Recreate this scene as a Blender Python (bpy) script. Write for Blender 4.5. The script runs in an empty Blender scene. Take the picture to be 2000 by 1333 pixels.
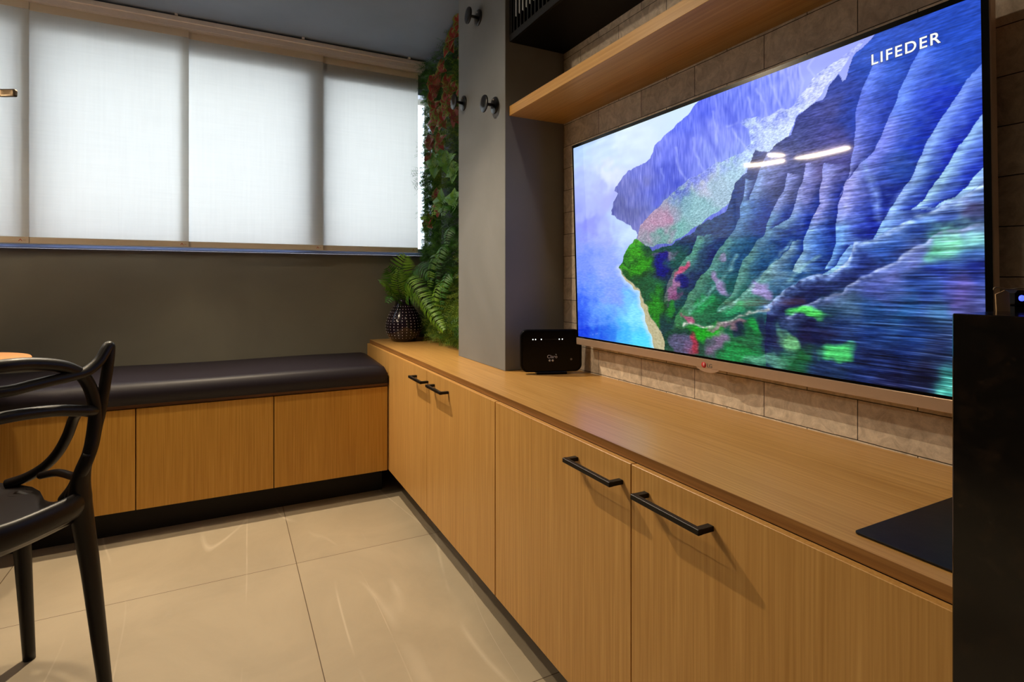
import bpy, math, random
import numpy as np
from mathutils import Vector, Matrix

random.seed(7)
R = math.radians
PI = math.pi
scn = bpy.context.scene
COL = scn.collection

# ------------------------------------------------------------------ camera
cam_d = bpy.data.cameras.new('camera')
cam = bpy.data.objects.new('camera', cam_d)
COL.objects.link(cam)
cam.location = (0, 0, 1.0)
cam.rotation_euler = (R(90), 0, -R(27.2438))
cam_d.sensor_width = 36
cam_d.lens = 19.416
cam_d.shift_y = -0.06046
cam_d.clip_start = 0.02
scn.camera = cam

# ------------------------------------------------------------------ world, exposure
scn.view_settings.view_transform = 'Standard'
scn.view_settings.look = 'None'
scn.view_settings.gamma = 1
scn.view_settings.use_curve_mapping = False
scn.view_settings.exposure = 0.0
w = bpy.data.worlds.new('overcast_sky')
scn.world = w
w.use_nodes = True
nt = w.node_tree
bg = nt.nodes['Background']
geo = nt.nodes.new('ShaderNodeNewGeometry')
sep = nt.nodes.new('ShaderNodeSeparateXYZ')
mr = nt.nodes.new('ShaderNodeMapRange')
rp = nt.nodes.new('ShaderNodeValToRGB')
nt.links.new(geo.outputs['Incoming'], sep.inputs[0])
nt.links.new(sep.outputs['Z'], mr.inputs['Value'])
mr.inputs['From Min'].default_value = 0.6
mr.inputs['From Max'].default_value = -0.8
nt.links.new(mr.outputs[0], rp.inputs[0])
rp.color_ramp.elements[0].color = (0.62, 0.66, 0.72, 1)     # bright ground and walls below
rp.color_ramp.elements[1].color = (0.82, 0.865, 1.0, 1)      # overcast blue white above
nt.links.new(rp.outputs[0], bg.inputs['Color'])
bg.inputs['Strength'].default_value = 7.4

WARM = (1.0, 0.82, 0.57)
CEIL = 2.245
FZ = -0.0638                    # finished floor level
# (x, y, watts, cone degrees, lamp radius) of the recessed ceiling spots; the last four are added fill
SPOTS = [
    (-0.06, 2.67, 140, 100, 0.010),
    (0.735, 1.15, 6, 120, 0.025),
    (-0.42, 0.70, 6, 140, 0.04),  # this and the three below: unseen lamps added as warm fill
    (-0.50, 2.15, 52, 120, 0.03),
    (-1.4, -0.6, 5, 150, 0.05),
    (0.1, -1.2, 3, 150, 0.05),
]

# ------------------------------------------------------------------ helpers
def srgb(*c):
    c = c[0] if len(c) == 1 else c
    out = []
    for x in c[:3]:
        x = x / 255.0
        out.append(x / 12.92 if x <= 0.04045 else ((x + 0.055) / 1.055) ** 2.4)
    return (out[0], out[1], out[2], 1)


class MB:
    """collects geometry that becomes ONE mesh object"""
    def __init__(self):
        self.v = []; self.f = []; self.m = []; self.uv = []; self.has_uv = False; self.s = []

    def face(self, idx, m=0, uv=None, smooth=False):
        self.f.append(tuple(idx)); self.m.append(m); self.s.append(smooth)
        if uv: self.has_uv = True
        self.uv.append(uv)

    def box(self, a, b, m=0, bev=0.0):
        x0, y0, z0 = [min(p, q) for p, q in zip(a, b)]
        x1, y1, z1 = [max(p, q) for p, q in zip(a, b)]
        n = len(self.v)
        if bev <= 0:
            self.v += [(x0, y0, z0), (x1, y0, z0), (x1, y1, z0), (x0, y1, z0), (x0, y0, z1), (x1, y0, z1), (x1, y1, z1), (x0, y1, z1)]
            for q in ((0, 3, 2, 1), (4, 5, 6, 7), (0, 1, 5, 4), (1, 2, 6, 5), (2, 3, 7, 6), (3, 0, 4, 7)):
                self.face([n + i for i in q], m)
            return self
        # chamfered box from 24 vertices
        bev = min(bev, (x1 - x0) / 2.01, (y1 - y0) / 2.01, (z1 - z0) / 2.01)
        X = (x0, x1); Y = (y0, y1); Z = (z0, z1)
        sg = (1, -1)
        ids = {}
        for i in (0, 1):
            for j in (0, 1):
                for k in (0, 1):
                    for ax in range(3):
                        p = [X[i] + sg[i] * bev, Y[j] + sg[j] * bev, Z[k] + sg[k] * bev]
                        p[ax] = (X[i], Y[j], Z[k])[ax]
                        ids[(i, j, k, ax)] = len(self.v); self.v.append(tuple(p))
        def q(l): self.face([ids[t] for t in l], m)
        for s_ in (0, 1):
            q([(s_, 0, 0, 0), (s_, 1, 0, 0), (s_, 1, 1, 0), (s_, 0, 1, 0)][::1 if s_ else -1])
            q([(0, s_, 0, 1), (0, s_, 1, 1), (1, s_, 1, 1), (1, s_, 0, 1)][::1 if s_ else -1])
            q([(0, 0, s_, 2), (1, 0, s_, 2), (1, 1, s_, 2), (0, 1, s_, 2)][::1 if s_ else -1])
        for a_ in (0, 1):
            for b_ in (0, 1):
                q([(0, a_, b_, 1), (1, a_, b_, 1), (1, a_, b_, 2), (0, a_, b_, 2)])
                q([(a_, 0, b_, 0), (a_, 1, b_, 0), (a_, 1, b_, 2), (a_, 0, b_, 2)])
                q([(a_, b_, 0, 0), (a_, b_, 1, 0), (a_, b_, 1, 1), (a_, b_, 0, 1)])
                for c_ in (0, 1):
                    q([(a_, b_, c_, 0), (a_, b_, c_, 1), (a_, b_, c_, 2)])
        return self

    def tube(self, pts, rad, n=10, m=0, cap=True, flat=1.0, up=(0, 0, 1), zk=1.0):
        """swept tube; rad a number or list; flat squashes it along the up-ish axis"""
        pts = [Vector(p) for p in pts]
        if not isinstance(rad, (list, tuple)): rad = [rad] * len(pts)
        base = len(self.v)
        upv = Vector(up)
        prev = None
        for i, p in enumerate(pts):
            t = (pts[min(i + 1, len(pts) - 1)] - pts[max(i - 1, 0)])
            t = t.normalized() if t.length > 1e-9 else Vector((0, 0, 1))
            if prev is None:
                a = t.cross(upv)
                if a.length < 1e-3: a = t.cross(Vector((1, 0, 0)))
                a.normalize()
            else:
                a = prev - t * prev.dot(t)
                if a.length < 1e-6: a = t.cross(upv)
                a.normalize()
            prev = a
            b = t.cross(a)
            for k in range(n):
                th = 2 * PI * k / n
                o_ = a * (math.cos(th) * rad[i]) + b * (math.sin(th) * rad[i] * flat); o_.z *= zk
                self.v.append(tuple(p + o_))
        for i in range(len(pts) - 1):
            for k in range(n):
                k2 = (k + 1) % n
                self.face([base + i * n + k, base + i * n + k2, base + (i + 1) * n + k2, base + (i + 1) * n + k], m, smooth=True)
        if cap:
            self.face([base + k for k in range(n)][::-1], m)
            self.face([base + (len(pts) - 1) * n + k for k in range(n)], m)
        return self

    def lathe(self, prof, c=(0, 0, 0), n=32, m=0, axis='Z', closed=True):
        base = len(self.v)
        for r_, h in prof:
            for k in range(n):
                th = 2 * PI * k / n
                a, b = r_ * math.cos(th), r_ * math.sin(th)
                p = {'Z': (a, b, h), 'X': (h, a, b), 'Y': (a, h, b)}[axis]
                self.v.append((c[0] + p[0], c[1] + p[1], c[2] + p[2]))
        for i in range(len(prof) - 1):
            for k in range(n):
                k2 = (k + 1) % n
                self.face([base + i * n + k, base + i * n + k2, base + (i + 1) * n + k2, base + (i + 1) * n + k], m, smooth=True)
        if closed:
            self.face([base + k for k in range(n)][::-1], m)
            self.face([base + (len(prof) - 1) * n + k for k in range(n)], m)
        return self

    def prism(self, poly, d, m=0):
        """poly of 3D points extruded by vector d"""
        n = len(self.v); k = len(poly)
        d = Vector(d)
        for p in poly: self.v.append(tuple(p))
        for p in poly: self.v.append(tuple(Vector(p) + d))
        self.face(list(range(n, n + k))[::-1], m)
        self.face(list(range(n + k, n + 2 * k)), m)
        for i in range(k):
            j = (i + 1) % k
            self.face([n + i, n + j, n + k + j, n + k + i], m)
        return self

    def leaf(self, base, d, nrm, L, W, curl=0.3, seg=4, m=0, fold=0.15, tipw=0.02):
        base = Vector(base); d = Vector(d).normalized(); nrm = Vector(nrm)
        side = d.cross(nrm)
        if side.length < 1e-4: side = d.cross(Vector((0, 0, 1)))
        side.normalize(); nrm = side.cross(d).normalized()
        n = len(self.v)
        for i in range(seg + 1):
            t = i / seg
            wv = W * 0.5 * math.sin(PI * min(0.97, 0.06 + t * 0.94) ** 0.75) + tipw * W * (1 - t)
            ang = curl * t
            p = base + d * (L * t * math.cos(ang * 0.5)) - nrm * (L * t * math.sin(ang))
            self.v.append(tuple(p + side * wv + nrm * (wv * fold)))
            self.v.append(tuple(p))
            self.v.append(tuple(p - side * wv + nrm * (wv * fold)))
        for i in range(seg):
            a = n + i * 3; b = a + 3
            t0, t1 = i / seg, (i + 1) / seg
            self.face([a, a + 1, b + 1, b], m, [(0, t0), (.5, t0), (.5, t1), (0, t1)], True)
            self.face([a + 1, a + 2, b + 2, b + 1], m, [(.5, t0), (1, t0), (1, t1), (.5, t1)], True)
        return self

    def build(self, name, mat, parent=None, loc=None, bevel=None):
        me = bpy.data.meshes.new(name)
        me.from_pydata([tuple(v) for v in self.v], [], self.f)
        mats = mat if isinstance(mat, (list, tuple)) else [mat]
        for x in mats: me.materials.append(x)
        me.polygons.foreach_set('material_index', self.m)
        me.polygons.foreach_set('use_smooth', self.s)
        if self.has_uv:
            uvl = me.uv_layers.new(name='UVMap')
            i = 0
            for f, uv in zip(self.f, self.uv):
                for k in range(len(f)):
                    if uv: uvl.data[i].uv = uv[k]
                    i += 1
        me.update()
        o = bpy.data.objects.new(name, me)
        COL.objects.link(o)
        if parent is not None: o.parent = parent
        if loc is not None: o.location = loc
        if bevel:
            md = o.modifiers.new('edge', 'BEVEL'); md.width = bevel; md.segments = 2; md.limit_method = 'ANGLE'
        return o


def tag(o, label=None, cat=None, group=None, kind=None):
    if label: o['label'] = label
    if cat: o['category'] = cat
    if group: o['group'] = group
    if kind: o['kind'] = kind
    return o


def thing(name, label, cat, loc=(0, 0, 0), rz=0, group=None):
    o = bpy.data.objects.new(name, None)
    o.empty_display_size = 0.05
    COL.objects.link(o)
    o.location = loc; o.rotation_euler = (0, 0, rz)
    return tag(o, label, cat, group)


def struct(o): o['kind'] = 'structure'; return o


def text_part(name, body, size, mat, parent, mtx, extrude=0.0004, spacing=1.0, ox=0.0):
    cu = bpy.data.curves.new(name, 'FONT')
    cu.body = body; cu.size = size; cu.extrude = extrude; cu.space_character = spacing; cu.offset = ox
    tmp = bpy.data.objects.new(name + '_tmp', cu)
    COL.objects.link(tmp)
    dg = bpy.context.evaluated_depsgraph_get()
    me = bpy.data.meshes.new_from_object(tmp.evaluated_get(dg))
    bpy.data.objects.remove(tmp)
    me.materials.clear(); me.materials.append(mat)
    o = bpy.data.objects.new(name, me)
    COL.objects.link(o)
    o.parent = parent; o.matrix_local = mtx
    return o


def spline(pts, n=8):
    """Catmull-Rom through the points"""
    P = [Vector(p) for p in pts]
    P = [P[0] * 2 - P[1]] + P + [P[-1] * 2 - P[-2]]
    out = []
    for i in range(1, len(P) - 2):
        for k in range(n):
            t = k / n
            a, b, c, d = P[i - 1], P[i], P[i + 1], P[i + 2]
            out.append(0.5 * ((2 * b) + (c - a) * t + (2 * a - 5 * b + 4 * c - d) * t * t + (3 * b - a - 3 * c + d) * t ** 3))
    out.append(P[-2])
    return out


# ------------------------------------------------------------------ materials
def new_mat(name):
    m = bpy.data.materials.new(name); m.use_nodes = True
    nt = m.node_tree
    return m, nt, nt.nodes['Principled BSDF']


def N(nt, t, **kw):
    n = nt.nodes.new(t)
    for k, v in kw.items():
        if k in ('operation', 'blend_type', 'data_type', 'feature', 'wave_type', 'bands_direction', 'attribute_name'): setattr(n, k, v)
        else: n.inputs[k].default_value = v
    return n


def plain(name, col, rough=0.5, metal=0.0, spec=0.5, noise=0.0, nscale=30, bump=0.0, coat=0.0):
    m, nt, b = new_mat(name)
    b.inputs['Base Color'].default_value = col
    b.inputs['Roughness'].default_value = rough
    b.inputs['Metallic'].default_value = metal
    b.inputs['Specular IOR Level'].default_value = spec
    b.inputs['Coat Weight'].default_value = coat
    tc = N(nt, 'ShaderNodeTexCoord')
    if noise > 0 or bump > 0:
        ns = N(nt, 'ShaderNodeTexNoise', Scale=nscale, Detail=6.0)
        nt.links.new(tc.outputs['Object'], ns.inputs['Vector'])
        if noise > 0:
            mx = N(nt, 'ShaderNodeMapRange'); mx.inputs['From Min'].default_value = 0.25; mx.inputs['From Max'].default_value = 0.75
            mx.inputs['To Min'].default_value = 1 - noise; mx.inputs['To Max'].default_value = 1 + noise
            nt.links.new(ns.outputs['Fac'], mx.inputs['Value'])
            vm = N(nt, 'ShaderNodeVectorMath', operation='SCALE')
            vm.inputs[0].default_value = col[:3]
            nt.links.new(mx.outputs[0], vm.inputs['Scale'])
            nt.links.new(vm.outputs[0], b.inputs['Base Color'])
        if bump > 0:
            bp = N(nt, 'ShaderNodeBump', Strength=bump, Distance=0.002)
            nt.links.new(ns.outputs['Fac'], bp.inputs['Height']); nt.links.new(bp.outputs[0], b.inputs['Normal'])
    return m


def emit(name, col, strength):
    m, nt, b = new_mat(name)
    b.inputs['Base Color'].default_value = (0.02, 0.02, 0.02, 1)
    b.inputs['Emission Color'].default_value = col
    b.inputs['Emission Strength'].default_value = strength
    return m


def wood(name, grain='Z', c0=(196, 148, 82), c1=(212, 165, 98), c2=(174, 126, 62), rough=0.42, arch=True):
    """pale oak laminate: fine pores along the grain, a few cathedral arches"""
    m, nt, b = new_mat(name)
    L = nt.links
    tc = N(nt, 'ShaderNodeTexCoord')
    mp = N(nt, 'ShaderNodeMapping')
    L.new(tc.outputs['Object'], mp.inputs[0])
    ax = 'XYZ'.index(grain)
    s1 = [170, 170, 170]; s1[ax] = 3.0
    mp.inputs['Scale'].default_value = s1
    n1 = N(nt, 'ShaderNodeTexNoise', Scale=1.0, Detail=5.0, Roughness=0.6, Distortion=0.3)
    L.new(mp.outputs[0], n1.inputs['Vector'])
    mp2 = N(nt, 'ShaderNodeMapping'); L.new(tc.outputs['Object'], mp2.inputs[0])
    s2 = [7, 7, 7]; s2[ax] = 0.9
    mp2.inputs['Scale'].default_value = s2
    n2 = N(nt, 'ShaderNodeTexNoise', Scale=1.0, Detail=2.0, Distortion=0.6)
    L.new(mp2.outputs[0], n2.inputs['Vector'])
    # rings
    ml = N(nt, 'ShaderNodeMath', operation='MULTIPLY'); ml.inputs[1].default_value = 16.0
    L.new(n2.outputs['Fac'], ml.inputs[0])
    fr = N(nt, 'ShaderNodeMath', operation='SINE'); L.new(ml.outputs[0], fr.inputs[0])
    mx = N(nt, 'ShaderNodeMapRange'); mx.inputs['From Min'].default_value = -1; mx.inputs['To Min'].default_value = 0.0; mx.inputs['To Max'].default_value = 0.07
    L.new(fr.outputs[0], mx.inputs['Value'])
    ad = N(nt, 'ShaderNodeMath', operation='ADD'); L.new(n1.outputs['Fac'], ad.inputs[0]); L.new(mx.outputs[0], ad.inputs[1])
    cr = N(nt, 'ShaderNodeValToRGB')
    e = cr.color_ramp.elements
    e[0].position = 0.28; e[0].color = srgb(c2)
    e[1].position = 0.80; e[1].color = srgb(c1)
    k = cr.color_ramp.elements.new(0.56); k.color = srgb(c0)
    L.new(ad.outputs[0], cr.inputs[0])
    L.new(cr.outputs[0], b.inputs['Base Color'])
    b.inputs['Roughness'].default_value = rough
    b.inputs['Specular IOR Level'].default_value = 0.4
    bp = N(nt, 'ShaderNodeBump', Strength=0.08, Distance=0.001)
    L.new(n1.outputs['Fac'], bp.inputs['Height']); L.new(bp.outputs[0], b.inputs['Normal'])
    return m


def plaster(name, col, col2, spots=True):
    """hand trowelled cement paint with a few scuffs"""
    m, nt, b = new_mat(name)
    L = nt.links
    tc = N(nt, 'ShaderNodeTexCoord')
    n1 = N(nt, 'ShaderNodeTexNoise', Scale=2.2, Detail=5.0, Distortion=0.5)
    L.new(tc.outputs['Object'], n1.inputs['Vector'])
    cr = N(nt, 'ShaderNodeValToRGB')
    cr.color_ramp.elements[0].position = 0.3; cr.color_ramp.elements[0].color = col2
    cr.color_ramp.elements[1].position = 0.7; cr.color_ramp.elements[1].color = col
    L.new(n1.outputs['Fac'], cr.inputs[0])
    n2 = N(nt, 'ShaderNodeTexNoise', Scale=7.0, Detail=8.0, Roughness=0.7)
    mp = N(nt, 'ShaderNodeMapping'); mp.inputs['Scale'].default_value = (1, 1, 0.6); L.new(tc.outputs['Object'], mp.inputs[0]); L.new(mp.outputs[0], n2.inputs['Vector'])
    c2 = N(nt, 'ShaderNodeValToRGB')
    c2.color_ramp.elements[0].position = 0.70; c2.color_ramp.elements[0].color = (1, 1, 1, 1)
    c2.color_ramp.elements[1].position = 0.76; c2.color_ramp.elements[1].color = (0.62, 0.60, 0.58, 1)
    L.new(n2.outputs['Fac'], c2.inputs[0])
    mx = N(nt, 'ShaderNodeMix', data_type='RGBA', blend_type='MULTIPLY'); mx.inputs[0].default_value = 1.0 if spots else 0.0
    L.new(cr.outputs[0], mx.inputs[6]); L.new(c2.outputs[0], mx.inputs[7])
    L.new(mx.outputs[2], b.inputs['Base Color'])
    b.inputs['Roughness'].default_value = 0.75
    n3 = N(nt, 'ShaderNodeTexNoise', Scale=160.0, Detail=4.0)
    L.new(tc.outputs['Object'], n3.inputs['Vector'])
    bp = N(nt, 'ShaderNodeBump', Strength=0.25, Distance=0.001)
    L.new(n3.outputs['Fac'], bp.inputs['Height']); L.new(bp.outputs[0], b.inputs['Normal'])
    return m


def stone_mat():
    """travertine strips laid in running bond (rows 85 mm, stones 227 mm)"""
    m, nt, b = new_mat('travertine_cladding')
    L = nt.links
    tc = N(nt, 'ShaderNodeTexCoord')
    sp = N(nt, 'ShaderNodeSeparateXYZ'); L.new(tc.outputs['Object'], sp.inputs[0])
    nz = N(nt, 'ShaderNodeTexNoise', Scale=9.0, Detail=3.0); L.new(tc.outputs['Object'], nz.inputs['Vector'])
    wz = N(nt, 'ShaderNodeMath', operation='MULTIPLY_ADD'); wz.inputs[1].default_value = 0.004; wz.inputs[2].default_value = -0.002
    L.new(nz.outputs['Fac'], wz.inputs[0])
    ay = N(nt, 'ShaderNodeMath', operation='ADD'); ay.inputs[1].default_value = -0.583 + 0.2267 * 20
    az = N(nt, 'ShaderNodeMath', operation='ADD'); az.inputs[1].default_value = -1.0038 + 0.0854 * 20
    L.new(sp.outputs['Y'], ay.inputs[0]); L.new(sp.outputs['Z'], az.inputs[0])
    az2 = N(nt, 'ShaderNodeMath', operation='ADD'); L.new(az.outputs[0], az2.inputs[0]); L.new(wz.outputs[0], az2.inputs[1])
    cb = N(nt, 'ShaderNodeCombineXYZ'); L.new(ay.outputs[0], cb.inputs[0]); L.new(az2.outputs[0], cb.inputs[1])
    br = nt.nodes.new('ShaderNodeTexBrick')
    br.offset = 0.5; br.offset_frequency = 2; br.squash = 1.0
    br.inputs['Scale'].default_value = 1.0
    br.inputs['Brick Width'].default_value = 0.2267; br.inputs['Row Height'].default_value = 0.0854
    br.inputs['Mortar Size'].default_value = 0.0011; br.inputs['Mortar Smooth'].default_value = 0.3; br.inputs['Bias'].default_value = 0
    br.inputs['Color1'].default_value = srgb(220, 208, 192); br.inputs['Color2'].default_value = srgb(198, 184, 167)
    br.inputs['Mortar'].default_value = srgb(48, 36, 26)
    L.new(cb.outputs[0], br.inputs['Vector'])
    n1 = N(nt, 'ShaderNodeTexNoise', Scale=26.0, Detail=8.0, Roughness=0.65, Distortion=1.4); L.new(tc.outputs['Object'], n1.inputs['Vector'])
    cr = N(nt, 'ShaderNodeValToRGB')
    cr.color_ramp.elements[0].position = 0.3; cr.color_ramp.elements[0].color = (0.66, 0.62, 0.58, 1)
    cr.color_ramp.elements[1].position = 0.62; cr.color_ramp.elements[1].color = (1.12, 1.1, 1.08, 1)
    L.new(n1.outputs['Fac'], cr.inputs[0])
    n4 = N(nt, 'ShaderNodeTexNoise', Scale=60.0, Detail=6.0, Roughness=0.7, Distortion=2.5); L.new(tc.outputs['Object'], n4.inputs['Vector'])
    c4 = N(nt, 'ShaderNodeValToRGB')
    for p, c in ((0.47, (1, 1, 1, 1)), (0.5, (1.3, 1.28, 1.25, 1)), (0.53, (1, 1, 1, 1))):
        if p == 0.47: c4.color_ramp.elements[0].position = p; c4.color_ramp.elements[0].color = c
        elif p == 0.53: c4.color_ramp.elements[1].position = p; c4.color_ramp.elements[1].color = c
    kk = c4.color_ramp.elements.new(0.5); kk.color = (1.3, 1.28, 1.25, 1)
    L.new(n4.outputs['Fac'], c4.inputs[0])
    mx = N(nt, 'ShaderNodeMix', data_type='RGBA', blend_type='MULTIPLY'); mx.inputs[0].default_value = 1
    L.new(br.outputs['Color'], mx.inputs[6]); L.new(cr.outputs[0], mx.inputs[7])
    mx2 = N(nt, 'ShaderNodeMix', data_type='RGBA', blend_type='MULTIPLY'); mx2.inputs[0].default_value = 0.5
    L.new(mx.outputs[2], mx2.inputs[6]); L.new(c4.outputs[0], mx2.inputs[7])
    L.new(mx2.outputs[2], b.inputs['Base Color'])
    b.inputs['Roughness'].default_value = 0.6
    inv = N(nt, 'ShaderNodeMath', operation='SUBTRACT'); inv.inputs[0].default_value = 1.0; L.new(br.outputs['Fac'], inv.inputs[1])
    ad = N(nt, 'ShaderNodeMath', operation='MULTIPLY_ADD'); ad.inputs[1].default_value = 0.12; L.new(n1.outputs['Fac'], ad.inputs[0]); L.new(inv.outputs[0], ad.inputs[2])
    bp = N(nt, 'ShaderNodeBump', Strength=0.6, Distance=0.003); L.new(ad.outputs[0], bp.inputs['Height']); L.new(bp.outputs[0], b.inputs['Normal'])
    return m


def floor_mat():
    m, nt, b = new_mat('porcelain_floor')
    L = nt.links
    tc = N(nt, 'ShaderNodeTexCoord')
    mp = N(nt, 'ShaderNodeMapping'); mp.inputs['Location'].default_value = (-0.2289 + 0.9351 * 10, -1.2702 + 0.9351 * 10, 0)
    L.new(tc.outputs['Object'], mp.inputs[0])
    br = nt.nodes.new('ShaderNodeTexBrick'); br.offset = 0.0
    br.inputs['Scale'].default_value = 1.0; br.inputs['Brick Width'].default_value = 0.9351; br.inputs['Row Height'].default_value = 0.9351
    br.inputs['Mortar Size'].default_value = 0.0013; br.inputs['Mortar Smooth'].default_value = 0.1
    br.inputs['Color1'].default_value = srgb(186, 171, 147); br.inputs['Color2'].default_value = srgb(179, 164, 140); br.inputs['Mortar'].default_value = srgb(96, 78, 58)
    L.new(mp.outputs[0], br.inputs['Vector'])
    def vein(scale, thick, dist, rot):
        mq = N(nt, 'ShaderNodeMapping'); mq.inputs['Rotation'].default_value = (0, 0, rot); mq.inputs['Scale'].default_value = (1.4, 0.22, 1)
        L.new(tc.outputs['Object'], mq.inputs[0])
        nn = N(nt, 'ShaderNodeTexNoise', Scale=scale, Detail=1.5, Roughness=0.4, Distortion=dist)
        L.new(mq.outputs[0], nn.inputs['Vector'])
        c = N(nt, 'ShaderNodeValToRGB')
        c.color_ramp.elements[0].position = 0.5 - thick; c.color_ramp.elements[0].color = (0, 0, 0, 1)
        c.color_ramp.elements[1].position = 0.5 + thick; c.color_ramp.elements[1].color = (0, 0, 0, 1)
        k = c.color_ramp.elements.new(0.5); k.color = (1, 1, 1, 1)
        L.new(nn.outputs['Fac'], c.inputs[0])
        return c
    v1 = vein(1.3, 0.004, 0.15, 0.9); v2 = vein(1.7, 0.0035, 0.25, -0.5)
    mxv = N(nt, 'ShaderNodeMath', operation='MAXIMUM'); L.new(v1.outputs[0], mxv.inputs[0]); L.new(v2.outputs[0], mxv.inputs[1])
    msk = N(nt, 'ShaderNodeTexNoise', Scale=3.0, Detail=2.0); L.new(tc.outputs['Object'], msk.inputs['Vector'])
    mk = N(nt, 'ShaderNodeMapRange'); mk.inputs['From Min'].default_value = 0.42; mk.inputs['From Max'].default_value = 0.62; mk.inputs['To Max'].default_value = 0.42
    L.new(msk.outputs['Fac'], mk.inputs['Value'])
    vm = N(nt, 'ShaderNodeMath', operation='MULTIPLY'); L.new(mxv.outputs[0], vm.inputs[0]); L.new(mk.outputs[0], vm.inputs[1])
    cl = N(nt, 'ShaderNodeTexNoise', Scale=2.4, Detail=8.0, Roughness=0.62, Distortion=0.8); L.new(tc.outputs['Object'], cl.inputs['Vector'])
    cr = N(nt, 'ShaderNodeValToRGB'); cr.color_ramp.elements[0].position = 0.3; cr.color_ramp.elements[0].color = (0.86, 0.85, 0.84, 1)
    cr.color_ramp.elements[1].position = 0.7; cr.color_ramp.elements[1].color = (1.06, 1.05, 1.04, 1); L.new(cl.outputs['Fac'], cr.inputs[0])
    mx = N(nt, 'ShaderNodeMix', data_type='RGBA', blend_type='MULTIPLY'); mx.inputs[0].default_value = 1
    L.new(br.outputs['Color'], mx.inputs[6]); L.new(cr.outputs[0], mx.inputs[7])
    m2 = N(nt, 'ShaderNodeMix', data_type='RGBA'); L.new(vm.outputs[0], m2.inputs[0]); L.new(mx.outputs[2], m2.inputs[6]); m2.inputs[7].default_value = srgb(232, 218, 196)
    L.new(m2.outputs[2], b.inputs['Base Color'])
    b.inputs['Roughness'].default_value = 0.5
    b.inputs['Specular IOR Level'].default_value = 0.35
    return m


def granite_mat():
    m, nt, b = new_mat('dark_granite')
    L = nt.links
    tc = N(nt, 'ShaderNodeTexCoord')
    n1 = N(nt, 'ShaderNodeTexNoise', Scale=45.0, Detail=6.0, Roughness=0.7); L.new(tc.outputs['Object'], n1.inputs['Vector'])
    cr = N(nt, 'ShaderNodeValToRGB')
    cr.color_ramp.elements[0].position = 0.5; cr.color_ramp.elements[0].color = srgb(9, 6, 5)
    cr.color_ramp.elements[1].position = 0.78; cr.color_ramp.elements[1].color = srgb(40, 28, 18)
    L.new(n1.outputs['Fac'], cr.inputs[0])
    vo = N(nt, 'ShaderNodeTexVoronoi', Scale=55.0); L.new(tc.outputs['Object'], vo.inputs['Vector'])
    c2 = N(nt, 'ShaderNodeValToRGB')
    c2.color_ramp.elements[0].position = 0.0; c2.color_ramp.elements[0].color = srgb(120, 92, 60)
    c2.color_ramp.elements[1].position = 0.14; c2.color_ramp.elements[1].color = (0, 0, 0, 1)
    L.new(vo.outputs['Distance'], c2.inputs[0])
    mx = N(nt, 'ShaderNodeMix', data_type='RGBA', blend_type='ADD'); mx.inputs[0].default_value = 0.08
    L.new(cr.outputs[0], mx.inputs[6]); L.new(c2.outputs[0], mx.inputs[7])
    L.new(mx.outputs[2], b.inputs['Base Color'])
    b.inputs['Roughness'].default_value = 0.12
    return m


def blind_mat():
    m, nt, b = new_mat('screen_fabric')
    L = nt.links
    out = nt.nodes['Material Output']
    nt.nodes.remove(b)
    tc = N(nt, 'ShaderNodeTexCoord')
    mp = N(nt, 'ShaderNodeMapping'); mp.inputs['Scale'].default_value = (90, 1, 4); L.new(tc.outputs['Object'], mp.inputs[0])
    n1 = N(nt, 'ShaderNodeTexNoise', Scale=1.0, Detail=4.0); L.new(mp.outputs[0], n1.inputs['Vector'])
    mp2 = N(nt, 'ShaderNodeMapping'); mp2.inputs['Scale'].default_value = (5, 1, 110); L.new(tc.outputs['Object'], mp2.inputs[0])
    n2 = N(nt, 'ShaderNodeTexNoise', Scale=1.0, Detail=4.0); L.new(mp2.outputs[0], n2.inputs['Vector'])
    ad = N(nt, 'ShaderNodeMath', operation='ADD'); L.new(n1.outputs['Fac'], ad.inputs[0]); L.new(n2.outputs['Fac'], ad.inputs[1])
    mr = N(nt, 'ShaderNodeMapRange'); mr.inputs['From Min'].default_value = 0.6; mr.inputs['From Max'].default_value = 1.4; mr.inputs['To Min'].default_value = 0.94; mr.inputs['To Max'].default_value = 1.0
    L.new(ad.outputs[0], mr.inputs['Value'])
    vm = N(nt, 'ShaderNodeVectorMath', operation='SCALE'); vm.inputs[0].default_value = (0.80, 0.79, 0.76); L.new(mr.outputs[0], vm.inputs['Scale'])
    df = N(nt, 'ShaderNodeBsdfDiffuse'); tr = N(nt, 'ShaderNodeBsdfTranslucent')
    L.new(vm.outputs[0], df.inputs['Color']); L.new(vm.outputs[0], tr.inputs['Color'])
    ms = N(nt, 'ShaderNodeMixShader'); ms.inputs[0].default_value = 0.62
    L.new(df.outputs[0], ms.inputs[1]); L.new(tr.outputs[0], ms.inputs[2])
    L.new(ms.outputs[0], out.inputs['Surface'])
    return m


def glass_mat():
    m, nt, b = new_mat('window_glass')
    L = nt.links
    out = nt.nodes['Material Output']; nt.nodes.remove(b)
    tr = N(nt, 'ShaderNodeBsdfTransparent'); tr.inputs['Color'].default_value = (0.93, 0.96, 0.96, 1)
    gl = N(nt, 'ShaderNodeBsdfGlossy', Roughness=0.02)
    ms = N(nt, 'ShaderNodeMixShader'); ms.inputs[0].default_value = 0.06
    L.new(tr.outputs[0], ms.inputs[1]); L.new(gl.outputs[0], ms.inputs[2]); L.new(ms.outputs[0], out.inputs['Surface'])
    return m


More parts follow.
